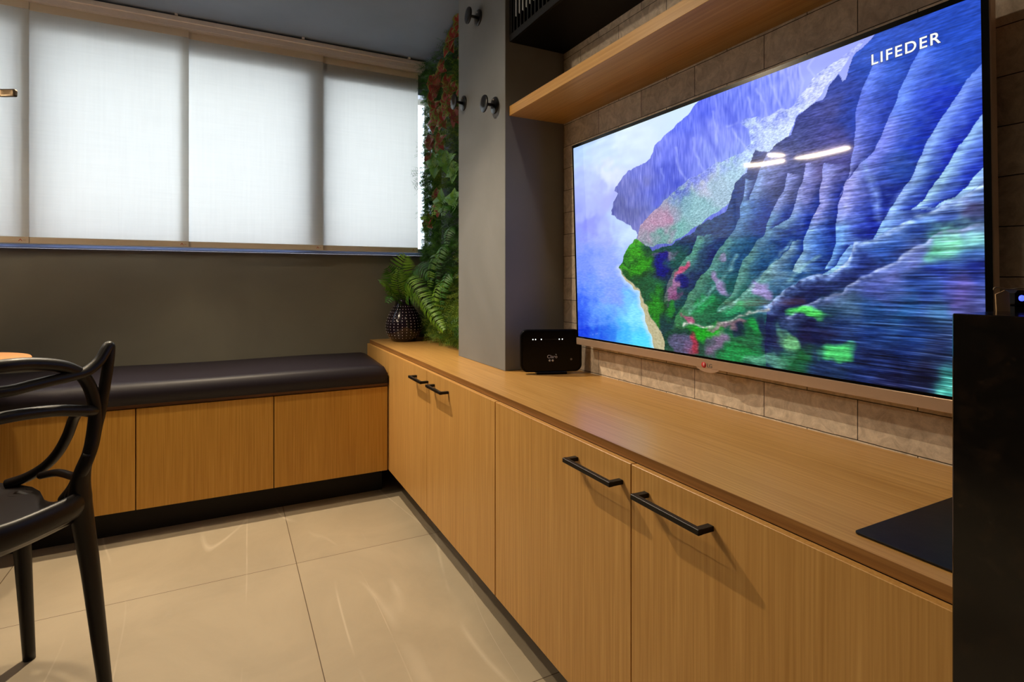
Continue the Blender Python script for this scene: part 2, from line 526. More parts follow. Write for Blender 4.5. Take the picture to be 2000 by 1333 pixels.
def leaf_mat(name, c0, c1, scale=14, rough=0.5, centre=None, edge_pos=0.34, trans=0.0):
    m, nt, b = new_mat(name)
    L = nt.links
    tc = N(nt, 'ShaderNodeTexCoord')
    n1 = N(nt, 'ShaderNodeTexNoise', Scale=scale, Detail=3.0); L.new(tc.outputs['Object'], n1.inputs['Vector'])
    cr = N(nt, 'ShaderNodeValToRGB'); cr.color_ramp.elements[0].position = 0.35; cr.color_ramp.elements[0].color = c0
    cr.color_ramp.elements[1].position = 0.65; cr.color_ramp.elements[1].color = c1
    L.new(n1.outputs['Fac'], cr.inputs[0])
    src = cr.outputs[0]
    if centre:
        uv = N(nt, 'ShaderNodeUVMap')
        sp = N(nt, 'ShaderNodeSeparateXYZ'); L.new(uv.outputs[0], sp.inputs[0])
        a = N(nt, 'ShaderNodeMath', operation='SUBTRACT'); a.inputs[1].default_value = 0.5; L.new(sp.outputs[0], a.inputs[0])
        ab = N(nt, 'ShaderNodeMath', operation='ABSOLUTE'); L.new(a.outputs[0], ab.inputs[0])
        mr = N(nt, 'ShaderNodeMapRange'); mr.inputs['From Min'].default_value = edge_pos - 0.08; mr.inputs['From Max'].default_value = edge_pos + 0.08
        L.new(ab.outputs[0], mr.inputs['Value'])
        mx = N(nt, 'ShaderNodeMix', data_type='RGBA'); L.new(mr.outputs[0], mx.inputs[0]); mx.inputs[6].default_value = centre; L.new(src, mx.inputs[7])
        src = mx.outputs[2]
    L.new(src, b.inputs['Base Color'])
    b.inputs['Roughness'].default_value = rough
    if trans:
        out = nt.nodes['Material Output']
        t = N(nt, 'ShaderNodeBsdfTranslucent'); L.new(src, t.inputs['Color'])
        ms = N(nt, 'ShaderNodeMixShader'); ms.inputs[0].default_value = trans
        L.new(b.outputs[0], ms.inputs[1]); L.new(t.outputs[0], ms.inputs[2]); L.new(ms.outputs[0], out.inputs['Surface'])
    return m


M = dict(
    door=wood('oak_laminate_upright', 'Z'),
    top=wood('oak_laminate_worktop', 'Y', rough=0.32),
    side=wood('oak_laminate_bench_shaded', 'Z', c0=(192, 140, 56), c1=(206, 155, 70), c2=(170, 118, 40)),  # same oak as the sideboard, its dimmer light put into a deeper colour
    bench_x=wood('oak_laminate_lengthwise', 'X', c0=(120, 80, 48), c1=(140, 96, 60), c2=(100, 64, 36)),
    edge=wood('oak_edge_band', 'Y', c0=(140, 96, 48), c1=(164, 116, 62), c2=(112, 74, 34)),
    table=plain('terracotta_oak_table', srgb(196, 138, 88), 0.45, noise=0.06, nscale=20),
    wall=plaster('cement_paint', srgb(122, 118, 104), srgb(108, 104, 92)),
    ceil=plaster('cement_paint_ceiling_daylit', srgb(126, 134, 148), srgb(115, 123, 137), False),  # same grey paint as the walls, blue window light put into the tint
    pillar=plaster('cement_paint_pillar', srgb(128, 129, 131), srgb(113, 114, 116)),
    stone=stone_mat(), floor=floor_mat(), granite=granite_mat(), blind=blind_mat(), glass=glass_mat(),
    black=plain('black_satin_metal', srgb(10, 8, 8), 0.45, spec=0.3, noise=0.1, nscale=80),
    hook=plain('black_lacquer', srgb(16, 16, 20), 0.28, noise=0.05, nscale=60),
    black_in=plain('black_cabinet', srgb(6, 4, 5), 0.6, spec=0.2, noise=0.1, nscale=40),
    dark=plain('dark_plinth', srgb(20, 15, 11), 0.7, noise=0.1, nscale=30),
    gap=plain('cabinet_shadow_board', srgb(38, 18, 10), 0.8, noise=0.1, nscale=30),
    leather=plain('dark_leatherette', srgb(27, 21, 31), 0.5, spec=0.35, noise=0.08, nscale=120, bump=0.12),
    chair=plain('dark_brown_resin', srgb(17, 11, 10), 0.4, spec=0.35, noise=0.06, nscale=60),
    alu=plain('aluminium_track', srgb(228, 216, 208), 0.35, metal=0.15, noise=0.04, nscale=50),
    frame=plain('window_frame_paint', srgb(120, 128, 148), 0.4, noise=0.04, nscale=30),
    sill=plain('glossy_sill_sky_tint', srgb(140, 165, 225), 0.15, noise=0.03, nscale=30),  # blue of the daylight put into the sill colour
    barp=plain('blind_bottom_bar_plastic', srgb(214, 200, 180), 0.16, noise=0.03, nscale=30),
    tvframe=plain('champagne_metal', srgb(196, 168, 146), 0.3, metal=0.55, noise=0.03, nscale=50),
    tvblack=plain('gloss_black_bezel', srgb(3, 3, 4), 0.2, spec=0.2, noise=0.05, nscale=50),
    rout=plain('router_black_plastic', srgb(3, 3, 4), 0.35, spec=0.15, noise=0.05, nscale=60),
    white=plain('white_print', srgb(200, 200, 200), 0.5, noise=0.03, nscale=60),
    grey=plain('grey_print', srgb(110, 104, 100), 0.5, noise=0.03, nscale=60),
    red=plain('red_print', srgb(190, 30, 40), 0.4, noise=0.03, nscale=60),
    redm=plain('red_brown_print', srgb(170, 60, 30), 0.5, noise=0.03, nscale=60),
    vase=plain('aubergine_glaze', srgb(30, 20, 34), 0.14, noise=0.08, nscale=40, coat=0.2),
    vdot=plain('white_glaze_dot', srgb(225, 215, 225), 0.3, noise=0.03, nscale=40),
    mat=plain('black_leather_mat', srgb(8, 7, 8), 0.42, spec=0.35, noise=0.15, nscale=30, bump=0.3),
    card=plain('kraft_card', srgb(170, 138, 100), 0.8, noise=0.08, nscale=60),
    cord=plain('grey_cord', srgb(140, 124, 100), 0.7, noise=0.05, nscale=90),
    brass=plain('dark_bronze', srgb(70, 58, 44), 0.3, metal=0.8, noise=0.05, nscale=60),
    fern=leaf_mat('fern_green', srgb(58, 112, 24), srgb(128, 172, 46), 12, 0.5, trans=0.25),
    fern2=leaf_mat('fern_dark_green', srgb(30, 80, 26), srgb(66, 126, 40), 12, 0.5, trans=0.2),
    sprig=leaf_mat('garden_dark_green', srgb(24, 66, 30), srgb(88, 146, 56), 38, 0.5, trans=0.15),
    sprigl=leaf_mat('garden_lime_green', srgb(50, 98, 28), srgb(160, 186, 66), 38, 0.55, trans=0.2),
    redleaf=leaf_mat('red_centred_leaf', srgb(96, 128, 44), srgb(160, 164, 78), 20, 0.45, centre=srgb(150, 42, 34), trans=0.15),
    maroon=leaf_mat('maroon_leaf', srgb(110, 36, 30), srgb(150, 64, 44), 16, 0.5, trans=0.15),
    broad=leaf_mat('broad_green_leaf', srgb(64, 124, 36), srgb(116, 170, 56), 6, 0.35, centre=srgb(96, 150, 84), edge_pos=0.12, trans=0.15),
    stem=plain('plant_stem', srgb(40, 52, 24), 0.6, noise=0.1, nscale=40),
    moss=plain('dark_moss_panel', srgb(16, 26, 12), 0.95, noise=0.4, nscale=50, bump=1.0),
    soil=plain('soil', srgb(26, 20, 16), 0.95, noise=0.3, nscale=60),
    led=emit('warm_led', (1.0, 0.80, 0.54, 1), 130.0),
    lens=emit('spot_lens', (1.0, 0.74, 0.45, 1), 6.0),
    ledw=emit('white_status_led', (0.9, 0.95, 0.9, 1), 2.2),
    ledb=emit('blue_status_led', (0.05, 0.08, 1.0, 1), 3.0),
    txt=emit('screen_white', (0.93, 0.97, 1.0, 1), 1.0),
    txts=emit('screen_dark_outline', (0.01, 0.03, 0.25, 1), 0.5),
)

# ------------------------------------------------------------------ room shell
XW, YW = 1.172, 3.1436          # stone wall plane, window wall plane
XL, YB = -2.6, -2.4
struct(MB().box((XL - .1, YB - .1, FZ - .1), (XW + .3, YW + .4, FZ)).build('floor', M['floor']))
struct(MB().box((XL - .1, YB - .1, CEIL), (XW + .3, YW + .4, CEIL + .1)).build('ceiling', M['ceil']))
struct(MB().box((XW, YB, FZ), (XW + .15, 1.95, CEIL)).build('wall_right', M['stone']))
struct(MB().box((XW, 1.95, FZ), (XW + .15, YW + .3, CEIL)).build('wall_right_alcove', M['wall']))
struct(MB().box((XL - .1, YB, FZ), (XL, YW + .3, CEIL)).build('wall_left', M['wall']))
struct(MB().box((XL - .1, YB - .1, FZ), (XW + .15, YB, CEIL)).build('wall_back', M['wall']))
# window wall: solid below and above the long opening
OZ0, OZ1, OX0, OX1 = 1.1375, 2.09, -2.3, 1.10
wb = MB()
wb.box((XL, YW, FZ), (XW, YW + .2, OZ0))
wb.box((XL, YW, OZ1), (XW, YW + .2, CEIL))
wb.box((XL, YW, OZ0), (OX0, YW + .2, OZ1))
wb.box((OX1, YW, OZ0), (XW, YW + .2, OZ1))
struct(wb.build('wall_window', M['wall']))
# grey pillar between the stone wall and the planted alcove
XC, YC1, YC2, ZT = 0.9145, 1.8316, 2.2966, 0.6582
struct(MB().box((XC, YC1, ZT), (XW, YC2, CEIL)).build('wall_pillar', M['pillar'], bevel=0.002))

# window_1: frame, mullions, panes
win = thing('window_1', None, None, (0, YW, OZ0 + .016)); win['kind'] = 'structure'
fy0, fy1 = -0.038, 0.03
f = MB()
f.box((OX0, fy0, 0), (OX1, fy1, 0.022)); f.box((OX0, fy0, OZ1 - OZ0 - .035), (OX1, fy1, OZ1 - OZ0 + .0))
f.box((OX0, fy0, 0.035), (OX0 + .04, fy1, OZ1 - OZ0 - .04)); f.box((OX1 - .03, fy0, 0.035), (OX1, fy1, OZ1 - OZ0 - .04))
f.build('window_frame', M['frame'], win)
xs = [OX0 + .04]
for x0, x1 in ((-2.0, -1.9), (-0.815, -0.728), (0.372, 0.468)):
    MB().box((x0, fy0, 0.035), (x1, fy1, OZ1 - OZ0 - .035)).build('mullion', M['frame'], win)
    xs += [x0, x1]
xs.append(OX1 - .03)
for a, b_ in zip(xs[0::2], xs[1::2]):
    MB().box((a, 0.005, 0.022), (b_, 0.009, OZ1 - OZ0 - .04)).build('pane', M['glass'], win)
struct(MB().box((XL, 3.108, 1.1375), (XW, YW - .0005, 1.152), bev=0.003).build('trim_1', M['sill']))

# ------------------------------------------------------------------ panel-track blinds
trk = thing('blind_track', 'long cream metal curtain track fixed under the ceiling above the window blinds', 'curtain track', (0, 3.05, 2.20))
MB().box((XL + .01, -0.03, 0.012), (1.002, 0.075, 0.036), bev=0.002).build('track_body', M['alu'], trk)
for k, yy in enumerate((-0.022, -0.002, 0.018, 0.038, 0.058)):
    MB().box((XL + .01, yy - 0.0015, -0.012 - 0.0), (1.0, yy + 0.0015, 0.012)).build('track_rib', M['alu'], trk)
for k in range(6):
    x = -1.9 + 0.56 * k
    MB().box((x, -0.036, 0.036), (x + .012, -0.02, CEIL - 2.20)).build('track_bracket', M['alu'], trk)

BL = [(-1.98, -1.32, 3.037, 'leftmost visible pale fabric blind panel, mostly cut off by the frame of the picture'),
      (-1.36, -0.755, 3.045, 'pale fabric blind panel hanging behind the pendant lamp at the far left of the window'),
      (-0.79, -0.165, 3.056, 'wide pale fabric blind panel, second seen from the left, bright reflections on its bottom bar'),
      (-0.20, 0.452, 3.070, 'pale fabric blind panel with a dim right edge, second from the plant wall'),
      (0.415, 0.978, 3.086, 'narrow pale fabric blind panel hanging nearest to the green plant wall')]
for i, (x0, x1, y, lab) in enumerate(BL):
    if i == 0: lab = 'pale fabric blind panel at the far left end of the window, beyond the pendant lamp'
    t = thing('window_blind', lab, 'window blind', (0, y, 1.153), 0, 'pale sliding blind panels over the window')
    p = MB()
    nx = 10
    for side, yy in ((0, 0.0), (1, 0.0012)):
        pass
    p.box((x0, 0, 0.028), (x1, 0.0012, 1.035))
    p.build('fabric', M['blind'], t)
    MB().box((x0, -0.003, 0), (x1, 0.005, 0.028), bev=0.0015).build('bottom_bar', M['barp'], t)
    MB().box((x0, -0.002, 1.002), (x1, 0.004, 1.036)).build('top_bar', M['barp'], t)
    # small red chevron mark near the right end of the bar
    c = MB(); cx, cz = x1 - 0.028, 0.009
    c.prism([(cx - .007, -0.0032, cz), (cx, -0.0032, cz + .011), (cx + .007, -0.0032, cz), (cx + .0045, -0.0032, cz), (cx, -0.0032, cz + .0065), (cx - .0045, -0.0032, cz)], (0, -0.0004, 0))
    c.box((cx + .009, -0.0036, cz + .004), (cx + .018, -0.0032, cz + .0052))
    c.build('maker_mark', M['redm'], t)

# ------------------------------------------------------------------ bench under the window
YBF, BZ0, BZT = 2.678, 0.0666, 0.4767
bench = thing('storage_bench', 'low oak storage bench with flat doors running under the window blinds', 'bench', (0, YBF, 0))
MB().box((-2.4, 0.02, BZ0), (0.694, YW - YBF - .004, BZT), bev=0).build('body', M['gap'], bench)
MB().box((-2.4, 0.109, FZ), (0.694, YW - YBF - .004, BZ0)).build('plinth', M['dark'], bench)
MB().box((-2.4, 0.006, BZT + .001), (0.698, YW - YBF - .004, 0.4935), bev=0.001).build('seat_board', M['bench_x'], bench)
bx = [-2.386, -1.872, -1.358, -0.844, -0.3301, 0.1837, 0.6965]
for a, b_ in zip(bx[:-1], bx[1:]):
    MB().box((a + .0019, 0, BZ0), (b_ - .0019, 0.018, BZT - .001), bev=0.0008).build('door', M['side'], bench)

# cushion: rounded, slightly crowned pad
def pad(x0, x1, y0, y1, z0, z1, nx=40, ny=16, r=0.035, crown=0.012):
    m = MB()
    def surf(u, v):
        dx = min(u - 0, 1 - u) * (x1 - x0); dy = min(v, 1 - v) * (y1 - y0)
        e = min(dx, dy)
        k = 1 - max(0, 1 - e / r) ** 2
        h = z0 + (z1 - z0) * (0.58 + 0.42 * math.sqrt(max(0, k)))
        return h + crown * math.sin(PI * v) ** 0.6 * 0.4 + 0.006 * math.sin(u * 23) * math.sin(v * 3) * k + 0.018 * v
    us = [0, .004, .012, .02] + [0.02 + 0.96 * i / nx for i in range(1, nx)] + [.98, .988, .996, 1]
    vs = [0, .02, .05, .09] + [0.09 + 0.82 * i / ny for i in range(1, ny)] + [.91, .95, .98, 1]
    nu, nv = len(us), len(vs)
    for v in vs:
        for u in us:
            rx = 0; x = x0 + (x1 - x0) * u; y = y0 + (y1 - y0) * v
            m.v.append((x, y, surf(u, v)))
    for v in vs:
        for u in us:
            inx = 0.006 if u in (0, 1) else 0
            m.v.append((x0 + (x1 - x0) * u, y0 + (y1 - y0) * v, z0))
    n2 = nu * nv
    for j in range(nv - 1):
        for i in range(nu - 1):
            a = j * nu + i
            m.face([a, a + 1, a + nu + 1, a + nu], smooth=True)
            m.face([n2 + a, n2 + a + nu, n2 + a + nu + 1, n2 + a + 1])
    for i in range(nu - 1):
        m.face([i, n2 + i, n2 + i + 1, i + 1], smooth=True)
        a = (nv - 1) * nu + i; m.face([a, a + 1, n2 + a + 1, n2 + a], smooth=True)
    for j in range(nv - 1):
        a = j * nu; m.face([a, a + nu, n2 + a + nu, n2 + a], smooth=True)
        a = j * nu + nu - 1; m.face([a, n2 + a, n2 + a + nu, a + nu], smooth=True)
    return m
cu = pad(-2.38, 0.692, 2.664, 3.135, 0.4945, 0.578)
tag(cu.build('bench_cushion', M['leather']), 'long black leatherette seat cushion lying on the oak window bench', 'cushion')

# ------------------------------------------------------------------ sideboard under the TV
XD, XT = 0.70, 0.7141
DZ1, WB = 0.6386, 0.6390
YS0, YS1 = 0.285, YW
wt_ = MB().box((XT + .0012, YS0, WB), (XW, YS1, ZT)).build('sideboard_worktop', M['top'])
MB().box((XT, YS0, WB + .0006), (XT + .0012, YS1, ZT - .0003)).build('edge_band', M['edge'], wt_)
tag(wt_,
    'long oak worktop along the stone wall, carrying the router and potted fern', 'worktop')


def handle(parent, y0, y1, z=0.5955):
    h = MB(); x = -0.029
    h.box((x - .0055, y0, z - .005), (x + .0045, y1, z + .005), bev=.0008)
    for ya, yb in ((y0, y0 + .013), (y1 - .013, y1)):
        h.box((x + .0035, ya, z - .0045), (0.0, yb, z + .0045), bev=.0008)
    return h.build('handle', M['black'], parent)


def unit(lab, y0, y1, doors):
    t = thing('sideboard_cabinet', lab, 'cabinet', (XD, (y0 + y1) / 2, 0))
    oy = (y0 + y1) / 2
    MB().box((0.0155, y0 + .001 - oy, BZ0), (XW - XD, y1 - .001 - oy, WB - .0005)).build('carcass', M['gap'], t)
    MB().box((0.12, y0 + .001 - oy, FZ), (XW - XD, y1 - .001 - oy, BZ0)).build('plinth', M['dark'], t)
    for a, b_, ha, hb in doors:
        d = MB().box((0, a + (.0026 if a == 1.4677 else .0013) - oy, BZ0), (XT - XD - .0002, b_ - (.0026 if b_ == 1.4677 else .0013) - oy, DZ1), bev=.0008).build('door', M['door'], t)
        if ha: handle(d, ha - oy, hb - oy)
    return t
unit('oak sideboard cabinet nearest the bench corner, two doors with close-set black handles', 1.4677, YS1,
     [(2.0957, YS1, 2.075, 2.235), (1.4677, 2.0957, 1.850, 2.012)])
unit('oak sideboard cabinet under the television, two wide doors with black bar handles', YS0, 1.4677,
     [(0.8521, 1.4677, 0.876, 1.047), (YS0, 0.8521, 0.645, 0.813)])

# ------------------------------------------------------------------ granite breakfast counter at the right edge
gr = thing('granite_counter', 'near-black speckled granite counter with waterfall side at the right edge of the view', 'counter', (0.62, 0.279, 0))
MB().box((0, -1.3, FZ), (0.03, 0, 0.967), bev=.0012).build('side_panel', M['granite'], gr)
MB().box((0.031, -1.3, 0.935), (XW - .62, 0, 0.967), bev=.0012).build('top_slab', M['granite'], gr)

# ------------------------------------------------------------------ shelf and black cabinet above the TV
sh = MB().box((0.9316, -0.9, 1.6076), (XW, YC1, 1.6437), bev=0.0008)
tag(sh.build('wall_shelf', M['top']), 'thick oak wall shelf fixed across the stone wall above the television', 'shelf')
bc = thing('wall_cabinet', 'black hanging wall cabinet with a ribbed front, above the oak shelf', 'cabinet', (0.932, YC1, 1.8831))
MB().box((0.012, -2.2, 0), (XW - .932, 0, CEIL - 1.8831 - .002)).build('body', M['black_in'], bc)
rail = MB(); rail.box((0, -2.2, 0.0), (0.012, 0, 0.026), bev=.001); rail.box((0, -0.022, 0.026), (0.012, 0, 0.36)); rail.build('front_frame', M['black'], bc)
ribs = MB()
for k in range(84):
    y = -0.03 - k * 0.026
    ribs.box((0.001, y - .008, 0.026), (0.0115, y, 0.36))
ribs.build('front_ribs', M['black'], bc)
# white strips between the upper ribs stand in for their glossy highlights
pale = MB()
for k in range(8):
    y = -0.056 - k * 0.026 * 1.0
    pale.box((0.0035, y - .0005 + .008, 0.078), (0.0095, y + .0135, 0.36))
pale.build('highlight_strip', M['white'], bc)

# ------------------------------------------------------------------ wall hooks on the pillar
def hook(y, z, lab):
    t = thing('wall_hook', lab, 'coat hook', (XC, y, z), 0, 'round black coat hooks on the grey pillar')
    MB().lathe([(0.0, -0.006), (0.0305, -0.006), (0.032, -0.004), (0.032, 0)], axis='X', n=28).build('wall_plate', M['hook'], t)
    MB().lathe([(0.006, -0.044), (0.006, -0.005)], axis='X', n=14).build('stem', M['hook'], t)
    MB().lathe([(0.0, -0.050), (0.0315, -0.050), (0.033, -0.0485), (0.033, -0.0445), (0.0, -0.0445)], axis='X', n=32).build('front_disc', M['hook'], t)
    MB().lathe([(0.0, -0.009), (0.0035, -0.009), (0.0035, -0.006)], c=(0, 0, 0.021), axis='X', n=10).build('screw', M['alu'], t)
    return t
hook(2.074, 2.071, 'topmost round black coat hook on the grey pillar')
hook(2.2338, 1.766, 'lower round black coat hook nearest the plant wall, at the far edge of the pillar')
hook(1.9180, 1.6686, 'lower round black coat hook nearest the oak shelf on the grey pillar')

# ------------------------------------------------------------------ television
TILT = R(1.8)
tv = thing('television', 'large flat television on the stone wall showing a blue coastal cliff landscape', 'television', (1.101, 1.0445, 1.1215))
tv.rotation_euler = (0, 0, 0)
tvm = Matrix.Rotation(TILT, 4, 'Y')
tv.matrix_basis = Matrix.Translation((1.101, 1.0445, 1.1215)) @ Matrix.Rotation(-TILT, 4, 'Y')
HY, HZ = 0.606, 0.354      # half sizes, local: x depth (+ to the wall), y, z
MB().box((0.001, -HY, -HZ + .004), (0.021, HY, HZ), bev=.002).build('frame', M['tvframe'], tv)
MB().box((0.021, -0.42, -0.26), (0.052, 0.42, 0.24), bev=.008).build('rear_housing', M['tvblack'], tv)
bz = MB()
SY0, SY1, SZ0, SZ1 = -HY + .0115, HY - .0095, -0.3245, 0.3425
bz.box((-0.001, -HY + .0012, SZ1), (0.0009, HY - .0012, HZ - .0012)); bz.box((-0.001, -HY + .0012, -HZ + .024), (0.0009, HY - .0012, SZ0))
bz.box((-0.001, -HY + .0012, SZ0), (0.0009, SY0, SZ1)); bz.box((-0.001, SY1, SZ0), (0.0009, HY - .0012, SZ1))
bz.build('bezel', M['tvblack'], tv)
ch_ = MB()
ch_.box((-0.003, -HY, -HZ), (0.0009, HY, -HZ + .0238), bev=.0008)
pts = [(-0.003, 0.03 * math.cos(PI * k / 12), -HZ - 0.011 * math.sin(PI * k / 12) ** 1.5) for k in range(13)]
ch_.prism([(p[0], p[1] * 1.3, p[2]) for p in pts], (0.004, 0, 0))
ch_.build('bottom_trim', M['tvframe'], tv)
# maker's emblem on the bottom trim
lg = MB(); lg.lathe([(0, -0.0036), (0.0078, -0.0036), (0.0078, -0.003)], c=(0, 0.0115, -HZ + .008), axis='X', n=24); lg.build('logo_disc', M['red'], tv)
ro = Matrix(((0, 0, -1, 0), (-1, 0, 0, 0), (0, 1, 0, 0), (0, 0, 0, 1)))   # text x -> -y, y -> z, faces -x
lf = MB()
yy, zz = 0.0115, -HZ + .008
lf.box((-0.0040, yy + .0005, zz - .003), (-0.0037, yy + .0014, zz + .004)); lf.box((-0.0040, yy - .0028, zz - .003), (-0.0037, yy + .0005, zz - .0022))
lf.build('logo_face', M['white'], tv)
text_part('logo_letters', 'LG', 0.0145, M['grey'], tv, Matrix.Translation((-0.0034, 0.001, -HZ + .003)) @ ro)

# picture on the screen --------------------------------------------------
def paint_screen(NW=680, NH=384):
    """coastal cliffs seen from the air, filmed in motion; returns sRGB colours per grid vertex.
    The landscape is drawn in the picture's own plane and carried to the screen by a fixed plane-to-plane map."""
    rng = np.random.RandomState(5)
    s = np.linspace(0, 1, NW)[None, :].repeat(NH, 0)
    t = np.linspace(0, 1, NH)[:, None].repeat(NW, 1)
    a = (-239.33318, -14.98986, 1129.3, -293.67544, -368.19596, 656.8, -0.5383, -0.00481)
    d = a[6] * s + a[7] * t + 1
    X = (a[0] * s + a[1] * t + a[2]) / d
    Y = (a[3] * s + a[4] * t + a[5]) / d

    def nblur(sh, kx, ky, seed):
        r = np.random.RandomState(seed).rand(*sh)
        for k, ax in ((kx, 1), (ky, 0)):
            for _ in range(2):
                if k > 1:
                    c = np.cumsum(np.concatenate([r.take(range(-k, 0), axis=ax), r], axis=ax), axis=ax)
                    n = r.shape[ax]
                    r = (c.take(range(k, k + n), axis=ax) - c.take(range(0, n), axis=ax)) / k
        r = (r - r.mean()) / (r.std() + 1e-9)
        return r

    def inside(poly):
        m = np.zeros(X.shape, bool)
        n = len(poly)
        for i in range(n):
            x0, y0 = poly[i]; x1, y1 = poly[(i + 1) % n]
            if y0 == y1: continue
            c = ((Y >= min(y0, y1)) & (Y < max(y0, y1))) & (X < (x1 - x0) * (Y - y0) / (y1 - y0) + x0)
            m ^= c
        return m

    def idw(pts, p=3.2):
        acc = np.zeros(X.shape + (3,)); ws = np.zeros(X.shape)
        for x, y, c in pts:
            w_ = 1.0 / (((X + WX - x) ** 2 + (Y + WY - y) ** 2) + 120.0) ** (p / 2)
            acc += w_[..., None] * np.array(c, float); ws += w_
        return acc / ws[..., None]

    def dist(poly):
        best = np.full(X.shape, 1e9)
        for (x0, y0), (x1, y1) in zip(poly[:-1], poly[1:]):
            dx, dy = x1 - x0, y1 - y0
            q = np.clip(((X - x0) * dx + (Y - y0) * dy) / (dx * dx + dy * dy + 1e-9), 0, 1)
            best = np.minimum(best, np.hypot(X - x0 - q * dx, Y - y0 - q * dy))
        return best

    WX = nblur(X.shape, 30, 22, 61) * 7 + nblur(X.shape, 9, 9, 63) * 3; WY = nblur(X.shape, 34, 18, 62) * 7 + nblur(X.shape, 9, 7, 64) * 3
    # wobble so that outlines are not ruler straight
    wob = nblur(X.shape, 11, 9, 3) * 1.3
    X0, Y0 = X.copy(), Y.copy()
    X = X + wob; Y = Y + nblur(X.shape, 9, 7, 4) * 1.3

    sky_sea = idw([(1120, 300, (176, 205, 246)), (1190, 300, (190, 212, 250)), (1240, 262, (205, 222, 248)), (1330, 215, (200, 222, 252)),
                   (1150, 350, (170, 186, 248)), (1190, 340, (206, 216, 250)), (1140, 400, (160, 172, 248)), (1185, 395, (158, 164, 250)),
                   (1150, 440, (130, 138, 245)), (1180, 470, (150, 165, 246)), (1215, 455, (176, 200, 248)), (1235, 458, (190, 214, 248)),
                   (1140, 520, (112, 140, 242)), (1190, 520, (140, 162, 246)), (1200, 570, (124, 152, 245)), (1140, 590, (48, 92, 234)),
                   (1180, 600, (92, 148, 240)), (1220, 590, (112, 190, 246)), (1240, 620, (128, 218, 248)), (1140, 640, (14, 56, 214)),
                   (1180, 650, (36, 112, 226)), (1220, 655, (62, 176, 240)), (1255, 670, (80, 210, 244))])
    img = sky_sea.copy()
    cloud = nblur(X.shape, 26, 8, 11)
    cm = np.clip((400 - Y) / 150, 0, 1) * np.clip((1300 - X) / 120, 0, 1)
    img += (cloud * 7 * cm)[..., None]
    sea = nblur(X.shape, 5, 1, 12) * np.clip((Y - 430) / 120, 0, 1)
    img += (sea * 6)[..., None] * np.array([1.2, 1, .3])

    coast = [(1366, 196), (1358, 204), (1349, 219), (1330, 236), (1310, 252), (1280, 282), (1270, 309), (1229, 333), (1211, 351), (1199, 374), (1208, 379),
             (1193, 410), (1195, 421), (1216, 432), (1232, 442), (1245, 456), (1242, 469), (1223, 489), (1216, 505), (1208, 524),
             (1219, 540), (1248, 566), (1258, 589), (1271, 618), (1290, 647), (1304, 690)]
    land = coast + [(1300, 900), (2100, 900), (2100, -200), (1366, -200)]
    # surf and beach
    shore = [(1208, 524), (1221, 547), (1249, 571), (1252, 598), (1263, 630), (1272, 655), (1280, 690)]
    db = dist(shore)
    img = img + (np.clip(1 - db / 9, 0, 1) * 0.75)[..., None] * (np.array((208, 224, 240)) - img)
    beach = inside(shore + [(1306, 690), (1300, 672), (1290, 647), (1271, 618), (1258, 589), (1248, 566), (1219, 540)])
    img[beach] = (176, 168, 132)
    img += (nblur(X.shape, 3, 2, 21) * 7 * beach)[..., None]

    L_ = inside(land)
    far = idw([(1380, 215, (88, 104, 232)), (1440, 200, (110, 126, 236)), (1330, 240, (96, 112, 236)), (1340, 300, (104, 116, 228)), (1300, 290, (112, 124, 236)),
               (1400, 260, (130, 142, 240)), (1460, 150, (120, 136, 240)), (1560, 110, (150, 160, 245)), (1620, 90, (150, 160, 248)), (1500, 190, (132, 146, 244)),
               (1600, 150, (160, 172, 248)), (1260, 340, (104, 112, 210)), (1230, 370, (92, 98, 182)), (1220, 410, (76, 82, 156)), (1250, 440, (98, 102, 180)), (1290, 340, (70, 84, 206)), (1300, 360, (60, 76, 200)),
               (1300, 370, (80, 92, 200)), (1290, 410, (84, 104, 190)), (1400, 310, (120, 136, 230)), (1450, 330, (150, 176, 232))])
    img[L_] = far[L_]
    img += (nblur(X.shape, 2, 10, 31) * 9 * L_ * (X < 1560))[..., None] * np.array([1.1, 1, .6])
    # bright haze in the valley
    valley = [(1700, 70), (1672, 98), (1640, 140), (1610, 176), (1580, 208), (1556, 228), (1540, 266), (1500, 300), (1470, 312), (1440, 356), (1424, 398), (1372, 432),
              (1330, 466), (1262, 486), (1244, 468), (1250, 440), (1290, 400), (1316, 372), (1350, 348), (1400, 318), (1452, 296), (1466, 280), (1462, 252), (1444, 240),
              (1452, 234), (1500, 228), (1546, 206), (1574, 172), (1590, 150), (1640, 112)]
    val = idw([(1640, 110, (196, 206, 252)), (1600, 170, (206, 214, 252)), (1550, 240, (202, 216, 248)), (1500, 260, (190, 208, 246)), (1470, 300, (182, 208, 240)),
               (1430, 340, (158, 192, 214)), (1400, 380, (150, 178, 200)), (1370, 370, (176, 180, 206)), (1340, 400, (112, 158, 176)), (1310, 430, (140, 150, 176)), (1290, 436, (176, 124, 158)), (1276, 446, (160, 128, 158)),
               (1360, 410, (128, 176, 186)), (1300, 470, (84, 150, 140)), (1330, 450, (110, 170, 168))])
    V = inside(valley)
    edge = np.clip(1 - dist(valley[17:] + valley[:1]) / 34, 0, 1) * V * np.clip(.8 + .5 * nblur(X.shape, 6, 6, 33), 0, 1.3)
    edge = np.clip(edge, 0, 1)
    img[V] = (img[V] * edge[V][:, None] * .8 + val[V] * (1 - edge[V][:, None] * .8))
    img += (nblur(X.shape, 2, 1, 41) * 15 * V)[..., None]
